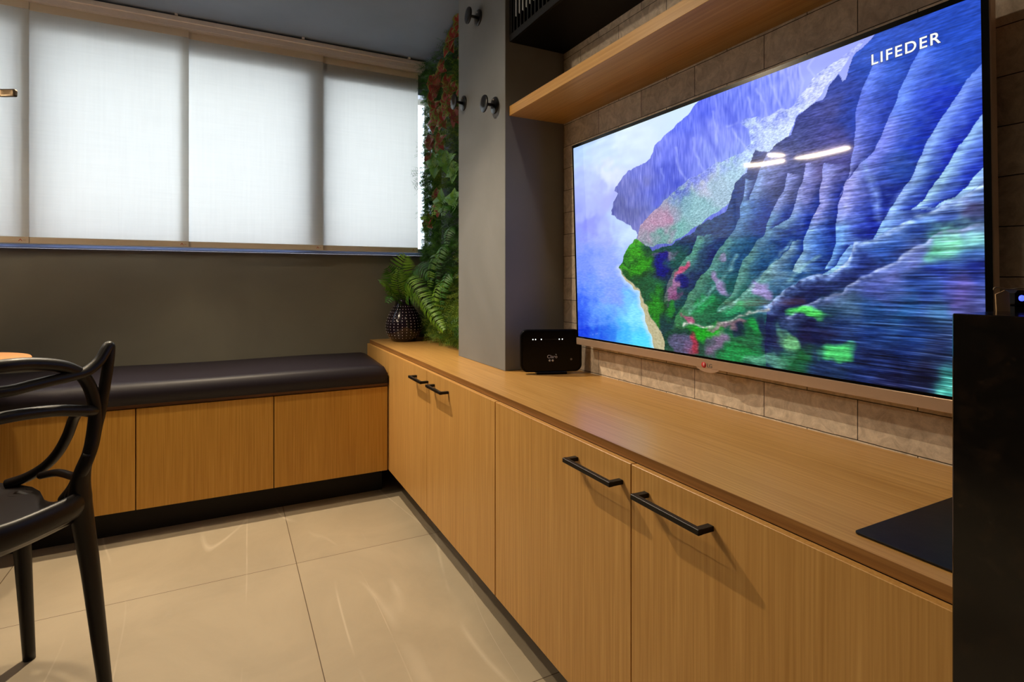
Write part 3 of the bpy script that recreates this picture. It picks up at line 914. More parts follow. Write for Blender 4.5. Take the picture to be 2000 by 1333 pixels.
    # pale threads on the far mountain
    for pl_ in ([(1560, 130), (1568, 160), (1560, 200), (1540, 212)], [(1600, 96), (1580, 130), (1590, 150)], [(1500, 140), (1512, 180), (1530, 214), (1500, 232)], [(1478, 172), (1492, 200), (1500, 228)],
                [(1392, 218), (1400, 262), (1396, 300), (1404, 330)], [(1352, 270), (1358, 300), (1374, 336)], [(1430, 252), (1446, 276), (1462, 296)], [(1440, 240), (1420, 246)], [(1320, 290), (1326, 330), (1340, 350)],
                [(1540, 150), (1548, 190)], [(1460, 190), (1470, 226)], [(1290, 330), (1296, 360)]):
        k = np.clip(1 - dist(pl_) / 4.0, 0, 1) * L_
        img = img + (k * .34)[..., None] * (np.array((206, 216, 252)) - img)
    for pl_ in ([(1300, 300), (1300, 350), (1280, 400)], [(1370, 230), (1380, 260), (1400, 300)], [(1344, 262), (1340, 300)], [(1420, 210), (1440, 250)]):
        k = np.clip(1 - dist(pl_) / 14.0, 0, 1) ** 1.3 * L_
        img = img + (k * .55)[..., None] * (np.array((66, 80, 210)) - img)

    near = [(1712, 66), (1704, 75), (1674, 102), (1659, 129), (1653, 154), (1647, 158), (1636, 145), (1620, 171), (1605, 192), (1581, 204), (1566, 222), (1556, 230),
            (1545, 261), (1533, 273), (1521, 279), (1500, 300), (1490, 296), (1476, 292), (1468, 312), (1457, 336), (1439, 357), (1424, 398), (1416, 414), (1390, 428), (1364, 437),
            (1358, 453), (1326, 470), (1274, 490), (1242, 466), (1223, 489), (1216, 505), (1208, 524), (1219, 540), (1248, 566), (1258, 589), (1271, 618),
            (1290, 647), (1302, 700), (1302, 900), (2100, 900), (2100, -200), (1712, -200)]
    Nn = inside(near)
    light = idw([(1700, 150, (104, 134, 246)), (1780, 180, (106, 142, 248)), (1880, 200, (122, 154, 246)), (1900, 290, (142, 184, 236)), (1850, 350, (156, 200, 226)), (1720, 280, (124, 136, 238)),
                 (1660, 370, (158, 158, 228)), (1600, 380, (152, 152, 220)), (1560, 340, (142, 146, 212)), (1600, 250, (108, 112, 192)), (1650, 180, (90, 108, 214)), (1740, 80, (76, 118, 240)), (1860, 60, (62, 108, 236)),
                 (1520, 380, (132, 146, 204)), (1500, 480, (110, 160, 196)), (1440, 430, (92, 132, 182)), (1420, 520, (110, 182, 170)), (1460, 560, (116, 184, 170)), (1380, 560, (90, 160, 130)), (1350, 500, (104, 184, 162)),
                 (1620, 460, (104, 156, 228)), (1720, 430, (126, 170, 232)), (1540, 520, (156, 198, 216)), (1300, 560, (110, 120, 130)), (1250, 520, (90, 160, 60)), (1280, 610, (70, 150, 60)), (1340, 620, (70, 150, 90)), (1450, 640, (60, 160, 90))], 3.0)
    dark = idw([(1740, 120, (50, 94, 228)), (1700, 80, (54, 96, 226)), (1880, 60, (34, 82, 224)), (1840, 190, (22, 52, 220)), (1880, 130, (36, 84, 230)), (1800, 280, (22, 56, 208)), (1850, 290, (14, 34, 202)), (1760, 330, (26, 66, 176)), (1740, 390, (10, 32, 150)),
                (1700, 240, (48, 76, 214)), (1660, 230, (46, 78, 206)), (1640, 290, (84, 80, 160)), (1600, 330, (98, 92, 156)), (1550, 330, (78, 84, 146)), (1500, 340, (84, 88, 150)), (1620, 220, (74, 80, 160)), (1580, 440, (10, 42, 172)), (1610, 480, (16, 54, 162)), (1680, 430, (6, 22, 162)),
                (1830, 390, (20, 46, 184)), (1520, 450, (14, 40, 150)), (1470, 440, (16, 46, 160)), (1480, 500, (22, 84, 152)), (1440, 480, (22, 84, 142)), (1400, 450, (32, 62, 132)), (1380, 480, (16, 26, 112)), (1350, 540, (20, 30, 100)),
                (1340, 470, (28, 56, 112)), (1400, 560, (22, 100, 100)), (1380, 600, (22, 110, 62)), (1440, 600, (22, 100, 84)), (1320, 500, (26, 92, 82)), (1300, 540, (20, 40, 90)), (1250, 520, (26, 96, 30)), (1280, 600, (24, 84, 34)),
                (1340, 650, (16, 60, 50)), (1450, 660, (18, 90, 50)), (1530, 540, (30, 80, 140))], 3.0)
    edges = [[(1704, 120), (1683, 176), (1671, 218), (1669, 260), (1666, 302), (1656, 347), (1638, 384)],
             [(1800, 90), (1789, 113), (1766, 160), (1750, 197), (1729, 244), (1708, 294), (1682, 318), (1652, 356), (1638, 397), (1635, 450), (1627, 492), (1616, 524)],
             [(1960, 70), (1919, 121), (1884, 160), (1855, 208), (1834, 244), (1810, 278), (1792, 320), (1776, 357), (1750, 389), (1734, 418), (1721, 444), (1706, 466)],
             [(1960, 170), (1922, 223), (1897, 255), (1871, 281), (1852, 318), (1831, 352), (1805, 389), (1780, 410)],
             [(1960, 290), (1923, 328), (1892, 360), (1868, 383), (1823, 404)],
             [(1572, 320), (1566, 355), (1556, 397), (1540, 426), (1510, 447)],
             [(1612, 320), (1603, 360), (1600, 397), (1585, 426), (1574, 455), (1566, 490), (1548, 530)],
             [(1540, 340), (1531, 371), (1510, 408), (1497, 437), (1491, 460), (1476, 476), (1460, 497), (1442, 529), (1437, 555), (1426, 580), (1400, 604)],
             [(1456, 350), (1449, 389), (1444, 423), (1434, 447), (1413, 473), (1402, 489), (1379, 531), (1358, 555), (1326, 613), (1310, 640)],
             [(1550, 470), (1539, 487), (1510, 513), (1486, 544), (1452, 573), (1430, 592), (1396, 612)],
             [(1362, 460), (1356, 476), (1337, 508), (1313, 534), (1303, 560), (1296, 590)],
             [(1500, 300), (1484, 330), (1470, 360), (1462, 390)], [(1660, 480), (1630, 520), (1600, 545)]]
    Xq = X - wob + nblur(X.shape, 16, 14, 81) * 1.6
    XLf = np.full(X.shape, -1e9); XRt = np.full(X.shape, 1e9)
    for e in edges:
        ey = [p[1] for p in e]; ex = [p[0] for p in e]
        xe = np.interp(Y, ey, ex); ok = (Y >= ey[0]) & (Y <= ey[-1])
        l_ = ok & (xe <= Xq); XLf = np.where(l_, np.maximum(XLf, xe), XLf)
        r_ = ok & (xe > Xq); XRt = np.where(r_, np.minimum(XRt, xe), XRt)
    dL = np.clip(Xq - XLf, 0, 75); dR = np.clip(XRt - Xq, 0, 75)
    shade = dR / (dL + dR + 4.0)
    shade = np.where((dL >= 75) & (dR >= 75), 0.42, shade)
    shade = np.clip(shade * np.exp(-dL / 60.0) * 1.5, 0, 1) * 0.9 + 0.05 * nblur(X.shape, 6, 3, 82)
    shade = np.clip(shade, 0, 1)[..., None]
    dark = dark * 0.76
    light = light * (1 - 0.24 * np.clip((Y - 400) / 80, 0, 1) * np.clip((1600 - X) / 80, 0, 1))[..., None]
    nr = dark + (light - dark) * shade
    m1 = [(1300, 720), (1420, 690), (1480, 640), (1500, 597), (1548, 556), (1581, 540), (1623, 534), (1655, 511), (1668, 474), (1710, 466), (1745, 447), (1790, 424), (1835, 406), (1881, 385), (1960, 320)]
    low = inside(m1 + [(2100, 320), (2100, 900), (1300, 900)]) & (X > 1495)
    lowc = idw([(1900, 380, (70, 100, 170)), (1860, 420, (40, 62, 136)), (1900, 410, (64, 62, 110)), (1800, 450, (26, 52, 130)), (1730, 490, (34, 70, 150)), (1680, 520, (22, 40, 110)), (1640, 545, (24, 34, 90)), (1600, 560, (18, 26, 74)),
                (1550, 590, (14, 22, 66)), (1520, 620, (14, 20, 62)), (1500, 660, (16, 22, 62)), (1860, 465, (120, 206, 170)), (1900, 460, (124, 196, 190)), (1830, 480, (100, 190, 150)), (1900, 495, (40, 70, 130)), (1900, 520, (16, 30, 120)),
                (1800, 500, (84, 96, 170)), (1740, 530, (90, 100, 176)), (1700, 560, (64, 76, 150)), (1650, 590, (60, 90, 120)), (1840, 540, (26, 46, 140)), (1880, 570, (74, 66, 136)), (1890, 600, (54, 56, 110)), (1800, 570, (20, 44, 110)),
                (1700, 600, (16, 50, 100)), (1760, 620, (20, 60, 110)), (1840, 610, (34, 70, 110)), (1700, 650, (14, 40, 100)), (1780, 660, (14, 40, 96)), (1830, 690, (18, 30, 70)), (1620, 600, (16, 40, 60)), (1580, 650, (12, 16, 54)),
                (1640, 640, (18, 40, 90)), (1560, 700, (16, 80, 40)), (1700, 720, (12, 26, 74)), (1800, 730, (8, 12, 44)), (1760, 700, (14, 34, 92)), (1850, 752, (50, 140, 130)), (1750, 750, (8, 12, 48)), (1540, 640, (20, 40, 70)), (1600, 720, (18, 36, 76))], 3.4)
    nr = np.where(low[..., None], lowc, nr)
    img[Nn] = nr[Nn]
    BRK = np.clip(0.85 + 0.22 * nblur(X.shape, 5, 3, 71) + 0.15 * nblur(X.shape, 20, 5, 72), 0.1, 1.15)

    def stroke(poly, wd, c, al, pw=1.0, side=0):
        """side 1: only below the line"""
        nonlocal img
        k = np.clip(1 - dist(poly) / wd, 0, 1) ** pw * al * Nn * BRK
        if side:
            xs_ = [p[0] for p in poly]; ys_ = [p[1] for p in poly]
            yl = np.interp(X, xs_, ys_)
            k = k * np.clip(((Y - yl) * side + 3) / 4.0, 0, 1)
        img = img + k[..., None] * (np.array(c, float) - img)
    c1 = [(1500, 597), (1548, 556), (1581, 540), (1623, 534), (1655, 511), (1668, 476), (1710, 466), (1745, 447), (1790, 424), (1835, 406), (1881, 385), (1930, 352)]
    c2_ = [(1540, 620), (1564, 602), (1606, 582), (1642, 573), (1681, 543), (1726, 521), (1774, 495), (1806, 473), (1839, 453), (1930, 436)]
    stroke(c1, 26, (112, 146, 214), .8, 1.0, 1); stroke(c1, 9, (180, 204, 240), .75, 1.0, 1)
    stroke([(x, y - 8) for x, y in c2_], 22, (14, 22, 70), .6)
    stroke(c2_, 26, (110, 124, 190), .7, 1.0, 1); stroke(c2_, 8, (176, 190, 224), .6, 1.0, 1)
    stroke([(1687, 320), (1697, 347), (1711, 386), (1716, 428)], 13, (128, 156, 230), .7)
    stroke([(1762, 378), (1750, 396), (1738, 424)], 13, (150, 176, 240), .55)
    stroke([(1924, 352), (1881, 392), (1840, 410)], 16, (170, 196, 236), .5, 1, -1)
    def patch(x, y, rx, ry, c, al, ang=0.0):
        nonlocal img
        ca, sa = math.cos(ang), math.sin(ang)
        u_ = (X + WX * .8 - x) * ca + (Y + WY * .8 - y) * sa; v_ = -(X + WX * .8 - x) * sa + (Y + WY * .8 - y) * ca
        k = np.clip(1.35 - (u_ / rx) ** 2 - (v_ / ry) ** 2, 0, 1) * al * Nn
        img = img + k[..., None] * (np.array(c, float) - img)
    for q_ in ((1240, 488, 24, 20, (56, 150, 30), .9), (1222, 518, 14, 10, (60, 150, 30), .8), (1254, 520, 22, 16, (44, 136, 24), .85), (1270, 560, 22, 14, (28, 90, 50), .7), (1277, 600, 15, 36, (34, 124, 28), .85), (1296, 500, 24, 8, (150, 110, 160), .6, -.3),
               (1292, 506, 14, 14, (14, 12, 124), .85), (1296, 526, 12, 14, (10, 10, 110), .8), (1332, 524, 8, 24, (196, 70, 112), .85, .6), (1318, 562, 9, 30, (150, 96, 140), .8, .5), (1338, 548, 13, 14, (14, 14, 96), .85), (1322, 576, 12, 10, (130, 60, 110), .7),
               (1408, 558, 12, 30, (160, 130, 186), .8, -.35), (1484, 562, 20, 16, (160, 136, 200), .8), (1412, 504, 10, 6, (170, 140, 190), .6), (1316, 600, 20, 12, (32, 124, 36), .8, -.5), (1376, 590, 20, 12, (30, 140, 70), .7, -.7), (1430, 606, 32, 9, (44, 156, 96), .75, -.4),
               (1352, 618, 9, 12, (186, 80, 124), .8), (1300, 630, 16, 26, (20, 50, 60), .8), (1372, 650, 34, 18, (28, 152, 28), .9, .2), (1400, 640, 22, 6, (150, 100, 130), .7, -.3), (1346, 672, 16, 18, (170, 40, 66), .8), (1326, 680, 16, 22, (90, 80, 120), .8),
               (1402, 672, 24, 22, (130, 96, 136), .8, -.6), (1440, 634, 24, 8, (150, 96, 120), .7), (1478, 640, 16, 24, (20, 132, 52), .85), (1450, 690, 40, 22, (22, 128, 60), .85), (1500, 650, 12, 34, (14, 20, 60), .8), (1440, 645, 14, 10, (16, 20, 56), .7),
               (1582, 612, 34, 14, (74, 214, 84), .9, .1), (1536, 664, 16, 28, (116, 196, 122), .8), (1634, 684, 36, 18, (70, 204, 96), .85), (1592, 646, 46, 14, (12, 16, 54), .8), (1500, 706, 44, 12, (120, 200, 160), .5), (1870, 760, 50, 8, (90, 190, 170), .6)):
        patch(*q_)
    stroke([(1335, 634), (1350, 632), (1372, 640), (1400, 636), (1430, 626), (1462, 612), (1500, 604)], 4, (190, 186, 180), .8)
    stroke([(1208, 524), (1219, 541), (1248, 568), (1258, 592), (1271, 620), (1291, 650)], 3, (196, 190, 196), .6)
    for p_ in ([(1440, 500), (1424, 530), (1400, 556), (1376, 584), (1350, 610)], [(1470, 560), (1440, 590), (1404, 606)], [(1546, 474), (1520, 500), (1500, 530), (1476, 548)], [(1600, 500), (1570, 520), (1540, 548)]):
        stroke(p_, 6, (150, 200, 196), .5)
    # motion streaks and grain, stronger towards the lower right
    fine = nblur(X.shape, 3, 1, 51); streak = nblur(X.shape, 22, 1, 52); streak2 = nblur(X.shape, 60, 2, 53); vert = nblur(X.shape, 3, 14, 54)
    gx = np.clip((X0 - 1300) / 500, 0, 1); gy = np.clip((Y0 - 150) / 500, 0, 1)
    lum = (img @ np.array([.3, .5, .2]))[..., None]
    amp = (0.05 + 0.24 * gx * gy)
    tex = fine * (0.08 * (1 - gx) + 0.035) + streak * amp * .6 + streak2 * amp * .45 + nblur(X.shape, 9, 1, 56) * .05
    img = np.where(Nn[..., None], img * (1 + tex[..., None]) + (np.clip(streak, 0, 3) * gx * gy * 16)[..., None] + tex[..., None] * 14, img)
    img = np.clip(img * 1.06 + 3, 3, 255)
    return img, NW, NH


def build_screen(parent):
    img, NW, NH = paint_screen()
    lin = img / 255.0
    lin = np.where(lin <= 0.04045, lin / 12.92, ((lin + 0.055) / 1.055) ** 2.4)
    ys = np.linspace(SY1, SY0, NW); zs = np.linspace(SZ0, SZ1, NH)
    co = np.zeros((NH, NW, 3)); co[..., 0] = -0.0004; co[..., 1] = ys[None, :]; co[..., 2] = zs[:, None]
    me = bpy.data.meshes.new('screen')
    nv = NW * NH; nf = (NW - 1) * (NH - 1)
    me.vertices.add(nv); me.vertices.foreach_set('co', co.reshape(-1))
    i = np.arange(NH - 1)[:, None] * NW + np.arange(NW - 1)[None, :]
    q = np.stack([i, i + 1, i + NW + 1, i + NW], -1).reshape(-1)
    me.loops.add(nf * 4); me.loops.foreach_set('vertex_index', q.astype(np.int32))
    me.polygons.add(nf); me.polygons.foreach_set('loop_start', (np.arange(nf) * 4).astype(np.int32))
    me.polygons.foreach_set('loop_total', np.full(nf, 4, np.int32))
    me.update(calc_edges=True)
    at = me.color_attributes.new('picture', 'FLOAT_COLOR', 'POINT')
    rgba = np.ones((nv, 4), np.float32); rgba[:, :3] = lin.reshape(-1, 3)
    at.data.foreach_set('color', rgba.reshape(-1))
    m, nt, b = new_mat('lit_screen')
    an = N(nt, 'ShaderNodeAttribute', attribute_name='picture')
    b.inputs['Base Color'].default_value = (0.01, 0.01, 0.012, 1)
    b.inputs['Roughness'].default_value = 0.045
    b.inputs['Specular IOR Level'].default_value = 0.5
    nt.links.new(an.outputs['Color'], b.inputs['Emission Color'])
    b.inputs['Emission Strength'].default_value = 1.0
    me.materials.append(m)
    o = bpy.data.objects.new('screen', me); COL.objects.link(o); o.parent = parent
    return o
build_screen(tv)
# caption shown on the screen, with its dark outline behind
tx = Matrix.Translation((-0.0012, -0.421, 0.2868)) @ ro
text_part('screen_caption', 'LIFEDER', 0.0278, M['txt'], tv, tx, 0.0001, 1.2, 0.0004)
text_part('screen_caption_outline', 'LIFEDER', 0.0278, M['txts'], tv, Matrix.Translation((-0.0008, -0.4205, 0.2868)) @ ro, 0.0001, 1.2, 0.0012)

# ------------------------------------------------------------------ router
rt = thing('wifi_router', 'black rounded router standing on the oak worktop between the grey pillar and the television', 'router', (1.035, 1.700, ZT), R(-20))


def rrect(w_, h_, r_, n=8):
    out = []
    for cx, cz, a0 in ((w_ / 2 - r_, h_ - r_, 0), (-w_ / 2 + r_, h_ - r_, 90), (-w_ / 2 + r_, r_, 180), (w_ / 2 - r_, r_, 270)):
        for k in range(n + 1):
            a_ = R(a0 + 90 * k / n); out.append((cx + r_ * math.cos(a_), cz + r_ * math.sin(a_)))
    return out
sh_ = rrect(0.224, 0.152, 0.026)
b_ = MB(); b_.prism([(x, 0.0, z + .008) for x, z in sh_], (0, 0.026, 0))
b_.build('body', M['rout'], rt, bevel=0.003)
b_ = MB(); b_.box((-0.055, -0.010, 0), (0.055, 0.040, 0.010), bev=.002); b_.build('foot', M['rout'], rt)
b_ = MB(); b_.prism([(x * .93, -0.002, z * .93 + .013) for x, z in sh_], (0, 0.002, 0)); b_.build('front_panel', M['tvblack'], rt)
for x in (-0.068, -0.0585, -0.0375, 0.028, 0.039):
    MB().box((x - .0016, -0.0035, 0.124), (x + .0016, -0.002, 0.1275)).build('status_light', M['ledw'], rt)
dm = MB()
for k in range(16): dm.box((-0.03 + k * .0035, -0.0028, 0.1255), (-0.029 + k * .0035, -0.002, 0.1262))
dm.build('light_marks', M['grey'], rt)
rx = Matrix(((1, 0, 0, 0), (0, 0, -1, 0), (0, 1, 0, 0), (0, 0, 0, 1)))
text_part('logo_letters', 'Claro', 0.0165, M['white'], rt, Matrix.Translation((-0.0165, -0.0022, 0.058)) @ rx)
lb = MB()
for ang in (30, 60, 95):
    lb.box((0, 0, 0), (0, 0, 0)) if False else None
    c_, s_ = math.cos(R(ang)), math.sin(R(ang))
    x0, z0 = 0.0150, 0.0685
    p = [(x0 + c_ * .002 - s_ * .0006, -0.003, z0 + s_ * .002 + c_ * .0006), (x0 + c_ * .0042 - s_ * .0006, -0.003, z0 + s_ * .0042 + c_ * .0006),
         (x0 + c_ * .0042 + s_ * .0006, -0.003, z0 + s_ * .0042 - c_ * .0006), (x0 + c_ * .002 + s_ * .0006, -0.003, z0 + s_ * .002 - c_ * .0006)]
    lb.prism(p, (0, 0.0008, 0))
lb.lathe([(0, -0.003), (0.0038, -0.003), (0.0038, -0.0021)], c=(-0.007, 0, 0.0495), axis='Y', n=14)
lb.lathe([(0, -0.003), (0.0038, -0.003), (0.0038, -0.0021)], c=(0.004, 0, 0.0495), axis='Y', n=14)
lb.build('logo_marks', M['white'], rt)
lb = MB(); lb.prism([(0.072 + .004 * math.cos(R(a_)), -0.0028, 0.053 + .004 * math.sin(R(a_))) for a_ in range(0, 360, 30)], (0, .0006, 0)); lb.build('button', M['grey'], rt)

# ------------------------------------------------------------------ black mat, gadget on the granite
mm = MB()
r_ = 0.03; y1 = 0.4495; x0, x1, y0 = 0.7475, 1.03, 0.2885
poly = []
for k in range(7):
    a_ = R(90 * k / 6); poly.append((x1 - r_ + r_ * math.cos(a_), y1 - r_ + r_ * math.sin(a_)))
for k in range(5):
    a_ = R(90 + 90 * k / 4); poly.append((x0 + .006 + .006 * math.cos(a_), y1 - .006 + .006 * math.sin(a_)))
poly += [(x0, y0), (x1, y0)]
mm.prism([(x, y, ZT + .0003) for x, y in poly], (0, 0, 0.0035))
tag(mm.build('leather_mat', M['mat'], bevel=.001), 'thin black leather mat lying on the oak worktop beside the granite counter', 'mat')

gd = thing('media_player', 'small black electronic gadget with a blue light on top of the granite counter', 'gadget', (0.765, 0.2555, 0.967), R(-27))
g = MB(); g.box((-0.0460, -0.012, 0.0045), (0.05, 0.008, 0.0215), bev=.003); g.build('body', M['rout'], gd)
for xa in (-0.045, 0.02):
    MB().box((xa, -0.008, 0), (xa + .02, 0.006, 0.0048)).build('foot', M['rout'], gd)
g = MB(); g.lathe([(0.0, -0.0150), (0.0024, -0.0140), (0.0032, -0.0118)], c=(-0.0415, 0, 0.0135), axis='Y', n=16); g.build('blue_light', M['ledb'], gd)
g = MB(); g.tube(spline([(-0.02, -0.004, 0.0215), (-0.04, -0.008, 0.0235), (-0.052, -0.010, 0.0225), (-0.066, -0.010, 0.0245), (-0.069, -0.010, 0.022)], 5), 0.0007, n=6); g.build('cord', M['cord'], gd)
g = MB(); g.prism([(-0.0655, -0.010, 0.0), (-0.0515, -0.010, 0.0), (-0.0525, -0.010, 0.0195), (-0.0570, -0.010, 0.0215), (-0.0665, -0.010, 0.0175)], (0, 0.0012, 0)); g.build('tag', M['card'], gd)

# ------------------------------------------------------------------ round table and pendant
tb = thing('round_table', 'small round terracotta-toned table at the left edge behind the chair', 'table', (-0.862, 2.401, FZ))
MB().lathe([(0.0, 0.776), (0.257, 0.776), (0.266, 0.785), (0.2672, 0.795), (0.265, 0.798), (0.0, 0.798)], n=72, closed=False).build('tabletop', M['table'], tb)
MB().lathe([(0.0, 0.0), (0.17, 0.0), (0.17, 0.008), (0.05, 0.016), (0.022, 0.03), (0.022, 0.77), (0.09, 0.776)], n=40, closed=False).build('pedestal', M['black'], tb)

pd = thing('pendant_lamp', 'slim curved bronze pendant with a glowing warm light strip hanging over the round table', 'pendant lamp', (-0.80, 2.12, 1.60))
def ribbon(pts, halfw, z0, z1):
    m = MB(); P = spline(pts, 10)
    for i, p in enumerate(P):
        t = (P[min(i + 1, len(P) - 1)] - P[max(i - 1, 0)]).normalized(); s_ = Vector((-t.y, t.x, 0))
        for q, z in ((p + s_ * halfw, z0), (p - s_ * halfw, z0), (p - s_ * halfw, z1), (p + s_ * halfw, z1)):
            m.v.append((q.x, q.y, z + p.z))
    for i in range(len(P) - 1):
        for k in range(4):
            k2 = (k + 1) % 4
            m.face([i * 4 + k, i * 4 + k2, i * 4 + 4 + k2, i * 4 + 4 + k])
    m.face([3, 2, 1, 0]); n_ = (len(P) - 1) * 4; m.face([n_, n_ + 1, n_ + 2, n_ + 3])
    return m
armA = [(0.187, 0.222, 0.0), (0.13, 0.247, 0.0), (0.07, 0.215, 0.0), (0.03, 0.12, 0.0), (0.0, 0.02, 0.0), (-0.03, -0.10, 0.0), (-0.03, -0.30, 0.0)]
ribbon(armA, 0.0085, -0.005, 0.020).build('lamp_body', M['brass'], pd, bevel=0.005)
armL = [(0.125, 0.246, 0.0), (0.085, 0.226, 0.0), (0.055, 0.19, 0.0), (0.03, 0.12, 0.0), (0.018, 0.07, 0.0)]
ribbon(armL, 0.0095, -0.014, -0.0045).build('light_strip', M['led'], pd)
up = [(0.045, 0.145, 0.046), (0.02, 0.09, 0.036), (-0.012, 0.03, 0.012), (-0.025, -0.06, 0.0), (-0.03, -0.16, 0.0), (-0.03, -0.29, 0.004)]
ribbon(up, 0.0095, -0.014, -0.0045).build('upper_strip', M['led'], pd)
MB().tube([(0, 0.02, 0.015), (0, 0.02, CEIL - 1.60)], 0.0015, n=6).build('cable', M['black'], pd)
MB().lathe([(0, CEIL - 1.60 - .02), (0.05, CEIL - 1.60 - .02), (0.05, CEIL - 1.60 - .0005)], c=(0, 0.02, 0), n=28).build('ceiling_cup', M['brass'], pd)

# ------------------------------------------------------------------ chair with three interwoven back loops
chr_ = thing('dining_chair', 'dark brown moulded chair with interwoven looping back rails, at the left beside the table', 'chair', (-0.5681, 1.717, FZ), math.atan2(0.65, 0.76))
chr_.scale = (1.0638, 1.0638, 1.0638)
CH = M['chair']
def mir(pts): return [(-x, y, z) for x, y, z in pts]
def loop(half, rad, name, flat=1.0):
    P = [tuple(p) for p in mir(half[::-1])] + half[1:] if abs(half[0][0]) < 1e-6 else half
    m = MB(); m.tube(spline(P, 8), rad, n=14, flat=flat, up=(0, 1, 0)); return m
def rads(keys, n):
    return [float(np.interp(i / (n - 1), [k[0] for k in keys], [k[1] for k in keys])) for i in range(n)]
A_ = [(0, -.212, .826), (.048, -.205, .822), (.097, -.201, .811), (.128, -.197, .797), (.156, -.19, .775), (.176, -.185, .735), (.184, -.183, .69), (.178, -.185, .64), (.168, -.188, .60), (.158, -.18, .565), (.156, -.155, .52), (.155, -.12, .485)]
loop(A_, .0138, 'x', 1.0).build('back_loop', CH, chr_)
B_ = [(0, -.212, .774), (.048, -.207, .778), (.085, -.203, .781), (.125, -.20, .784), (.156, -.198, .789), (.184, -.196, .808), (.204, -.192, .836), (.211, -.190, .838), (.208, -.190, .800), (.201, -.186, .735), (.196, -.182, .69), (.188, -.180, .65), (.176, -.187, .612), (.160, -.19, .575), (.150, -.175, .535), (.15, -.15, .50)]
loop(B_, .0120, 'x').build('back_loop', CH, chr_)
D_ = [(0, -.21, .722), (.05, -.205, .719), (.097, -.20, .713), (.14, -.196, .703), (.175, -.188, .694), (.205, -.155, .681), (.228, -.12, .671), (.245, -.06, .664), (.256, 0, .657), (.262, .035, .635), (.262, .064, .585), (.256, .095, .538), (.243, .128, .502), (.222, .165, .476), (.196, .20, .462)]
loop(D_, .0128, 'x').build('arm_loop', CH, chr_)
for sgn in (1, -1):
    G_ = [(.165 * sgn, -.165, .545), (.19 * sgn, -.09, .524), (.212 * sgn, -.01, .513), (.226 * sgn, .05, .502), (.226 * sgn, .11, .487)]
    MB().tube(spline(G_, 6), .0095, n=10).build('side_rail', CH, chr_)
    # rear leg, blade shaped at the top
    lp = spline([(.166 * sgn, -.190, .60), (.158 * sgn, -.176, .545), (.160 * sgn, -.168, .49), (.166 * sgn, -.168, .44), (.177 * sgn, -.176, .33), (.189 * sgn, -.189, .16), (.199 * sgn, -.203, 0.0)], 8)
    lg_ = MB(); lg_.tube(lp, rads([(0, .013), (.15, .021), (.32, .0275), (.45, .0265), (.7, .0215), (1, .0155)], len(lp)), n=14, flat=.8); lg_.build('leg', CH, chr_)
    lp = spline([(.190 * sgn, .135, .452), (.197 * sgn, .138, .36), (.208 * sgn, .144, .2), (.2216 * sgn, .151, 0.0)], 8)
    lg_ = MB(); lg_.tube(lp, rads([(0, .0215), (.4, .0195), (1, .0135)], len(lp)), n=14); lg_.build('leg', CH, chr_)
# dished seat with an upturned rear lip
seat = MB()
fw = [(-.205, .085), (-.195, .115), (-.175, .143), (-.15, .158), (-.11, .163), (-.06, .165), (-.01, .175), (.04, .195), (.09, .214), (.14, .222), (.19, .214), (.225, .190), (.24, .165)]
def zs_(f, q):
    lip = max(0, (-f - .12) / .085)
    return .448 + .062 * lip ** 1.6 + .012 * q * q * (1 - lip) + (.006 if f > .2 else 0) - .008 * math.cos(max(-1, min(1, f / .25)) * PI / 2)
nq = 16
for layer in (0, 1):
    for f_, w_ in fw:
        for k in range(nq + 1):
            q = -1 + 2 * k / nq
            ff = f_ - .012 * (1 - q * q) * (1 if f_ < -.15 else 0) + .016 * (1 - q * q) * (1 if f_ > .2 else 0)
            z = zs_(f_, q)
            if layer: z -= .012 + .030 * max(0, (-f_ - .1) / .1) + .006 * (1 - abs(q))
            seat.v.append((w_ * q * (0.985 if layer else 1), ff, z))
nr_ = len(fw); n2 = nr_ * (nq + 1)
for i in range(nr_ - 1):
    for k in range(nq):
        a_ = i * (nq + 1) + k
        seat.face([a_, a_ + 1, a_ + nq + 2, a_ + nq + 1], smooth=True)
        seat.face([n2 + a_, n2 + a_ + nq + 1, n2 + a_ + nq + 2, n2 + a_ + 1], smooth=True)
for k in range(nq):
    seat.face([k, n2 + k, n2 + k + 1, k + 1]); a_ = (nr_ - 1) * (nq + 1) + k; seat.face([a_, a_ + 1, n2 + a_ + 1, n2 + a_])
for i in range(nr_ - 1):
    a_ = i * (nq + 1); seat.face([a_, a_ + nq + 1, n2 + a_ + nq + 1, n2 + a_]); a_ += nq; seat.face([a_, n2 + a_, n2 + a_ + nq + 1, a_ + nq + 1])
seat.build('seat', CH, chr_)
fr_ = MB()
for sgn in (1, -1):
    fp = spline([(.155 * sgn, -.165, .485), (.166 * sgn, -.10, .462), (.182 * sgn, .0, .438), (.196 * sgn, .09, .438), (.19 * sgn, .14, .446)], 6)
    fr_.tube(fp, rads([(0, .021), (.4, .014), (1, .012)], len(fp)), n=12)
fr_.tube(spline([(-.160, -.170, .488), (-.13, -.190, .486), (-.07, -.206, .484), (0, -.214, .482), (.07, -.206, .484), (.13, -.190, .486), (.160, -.170, .488)], 6), .015, n=14, zk=1.9)
fr_.build('seat_frame', CH, chr_)

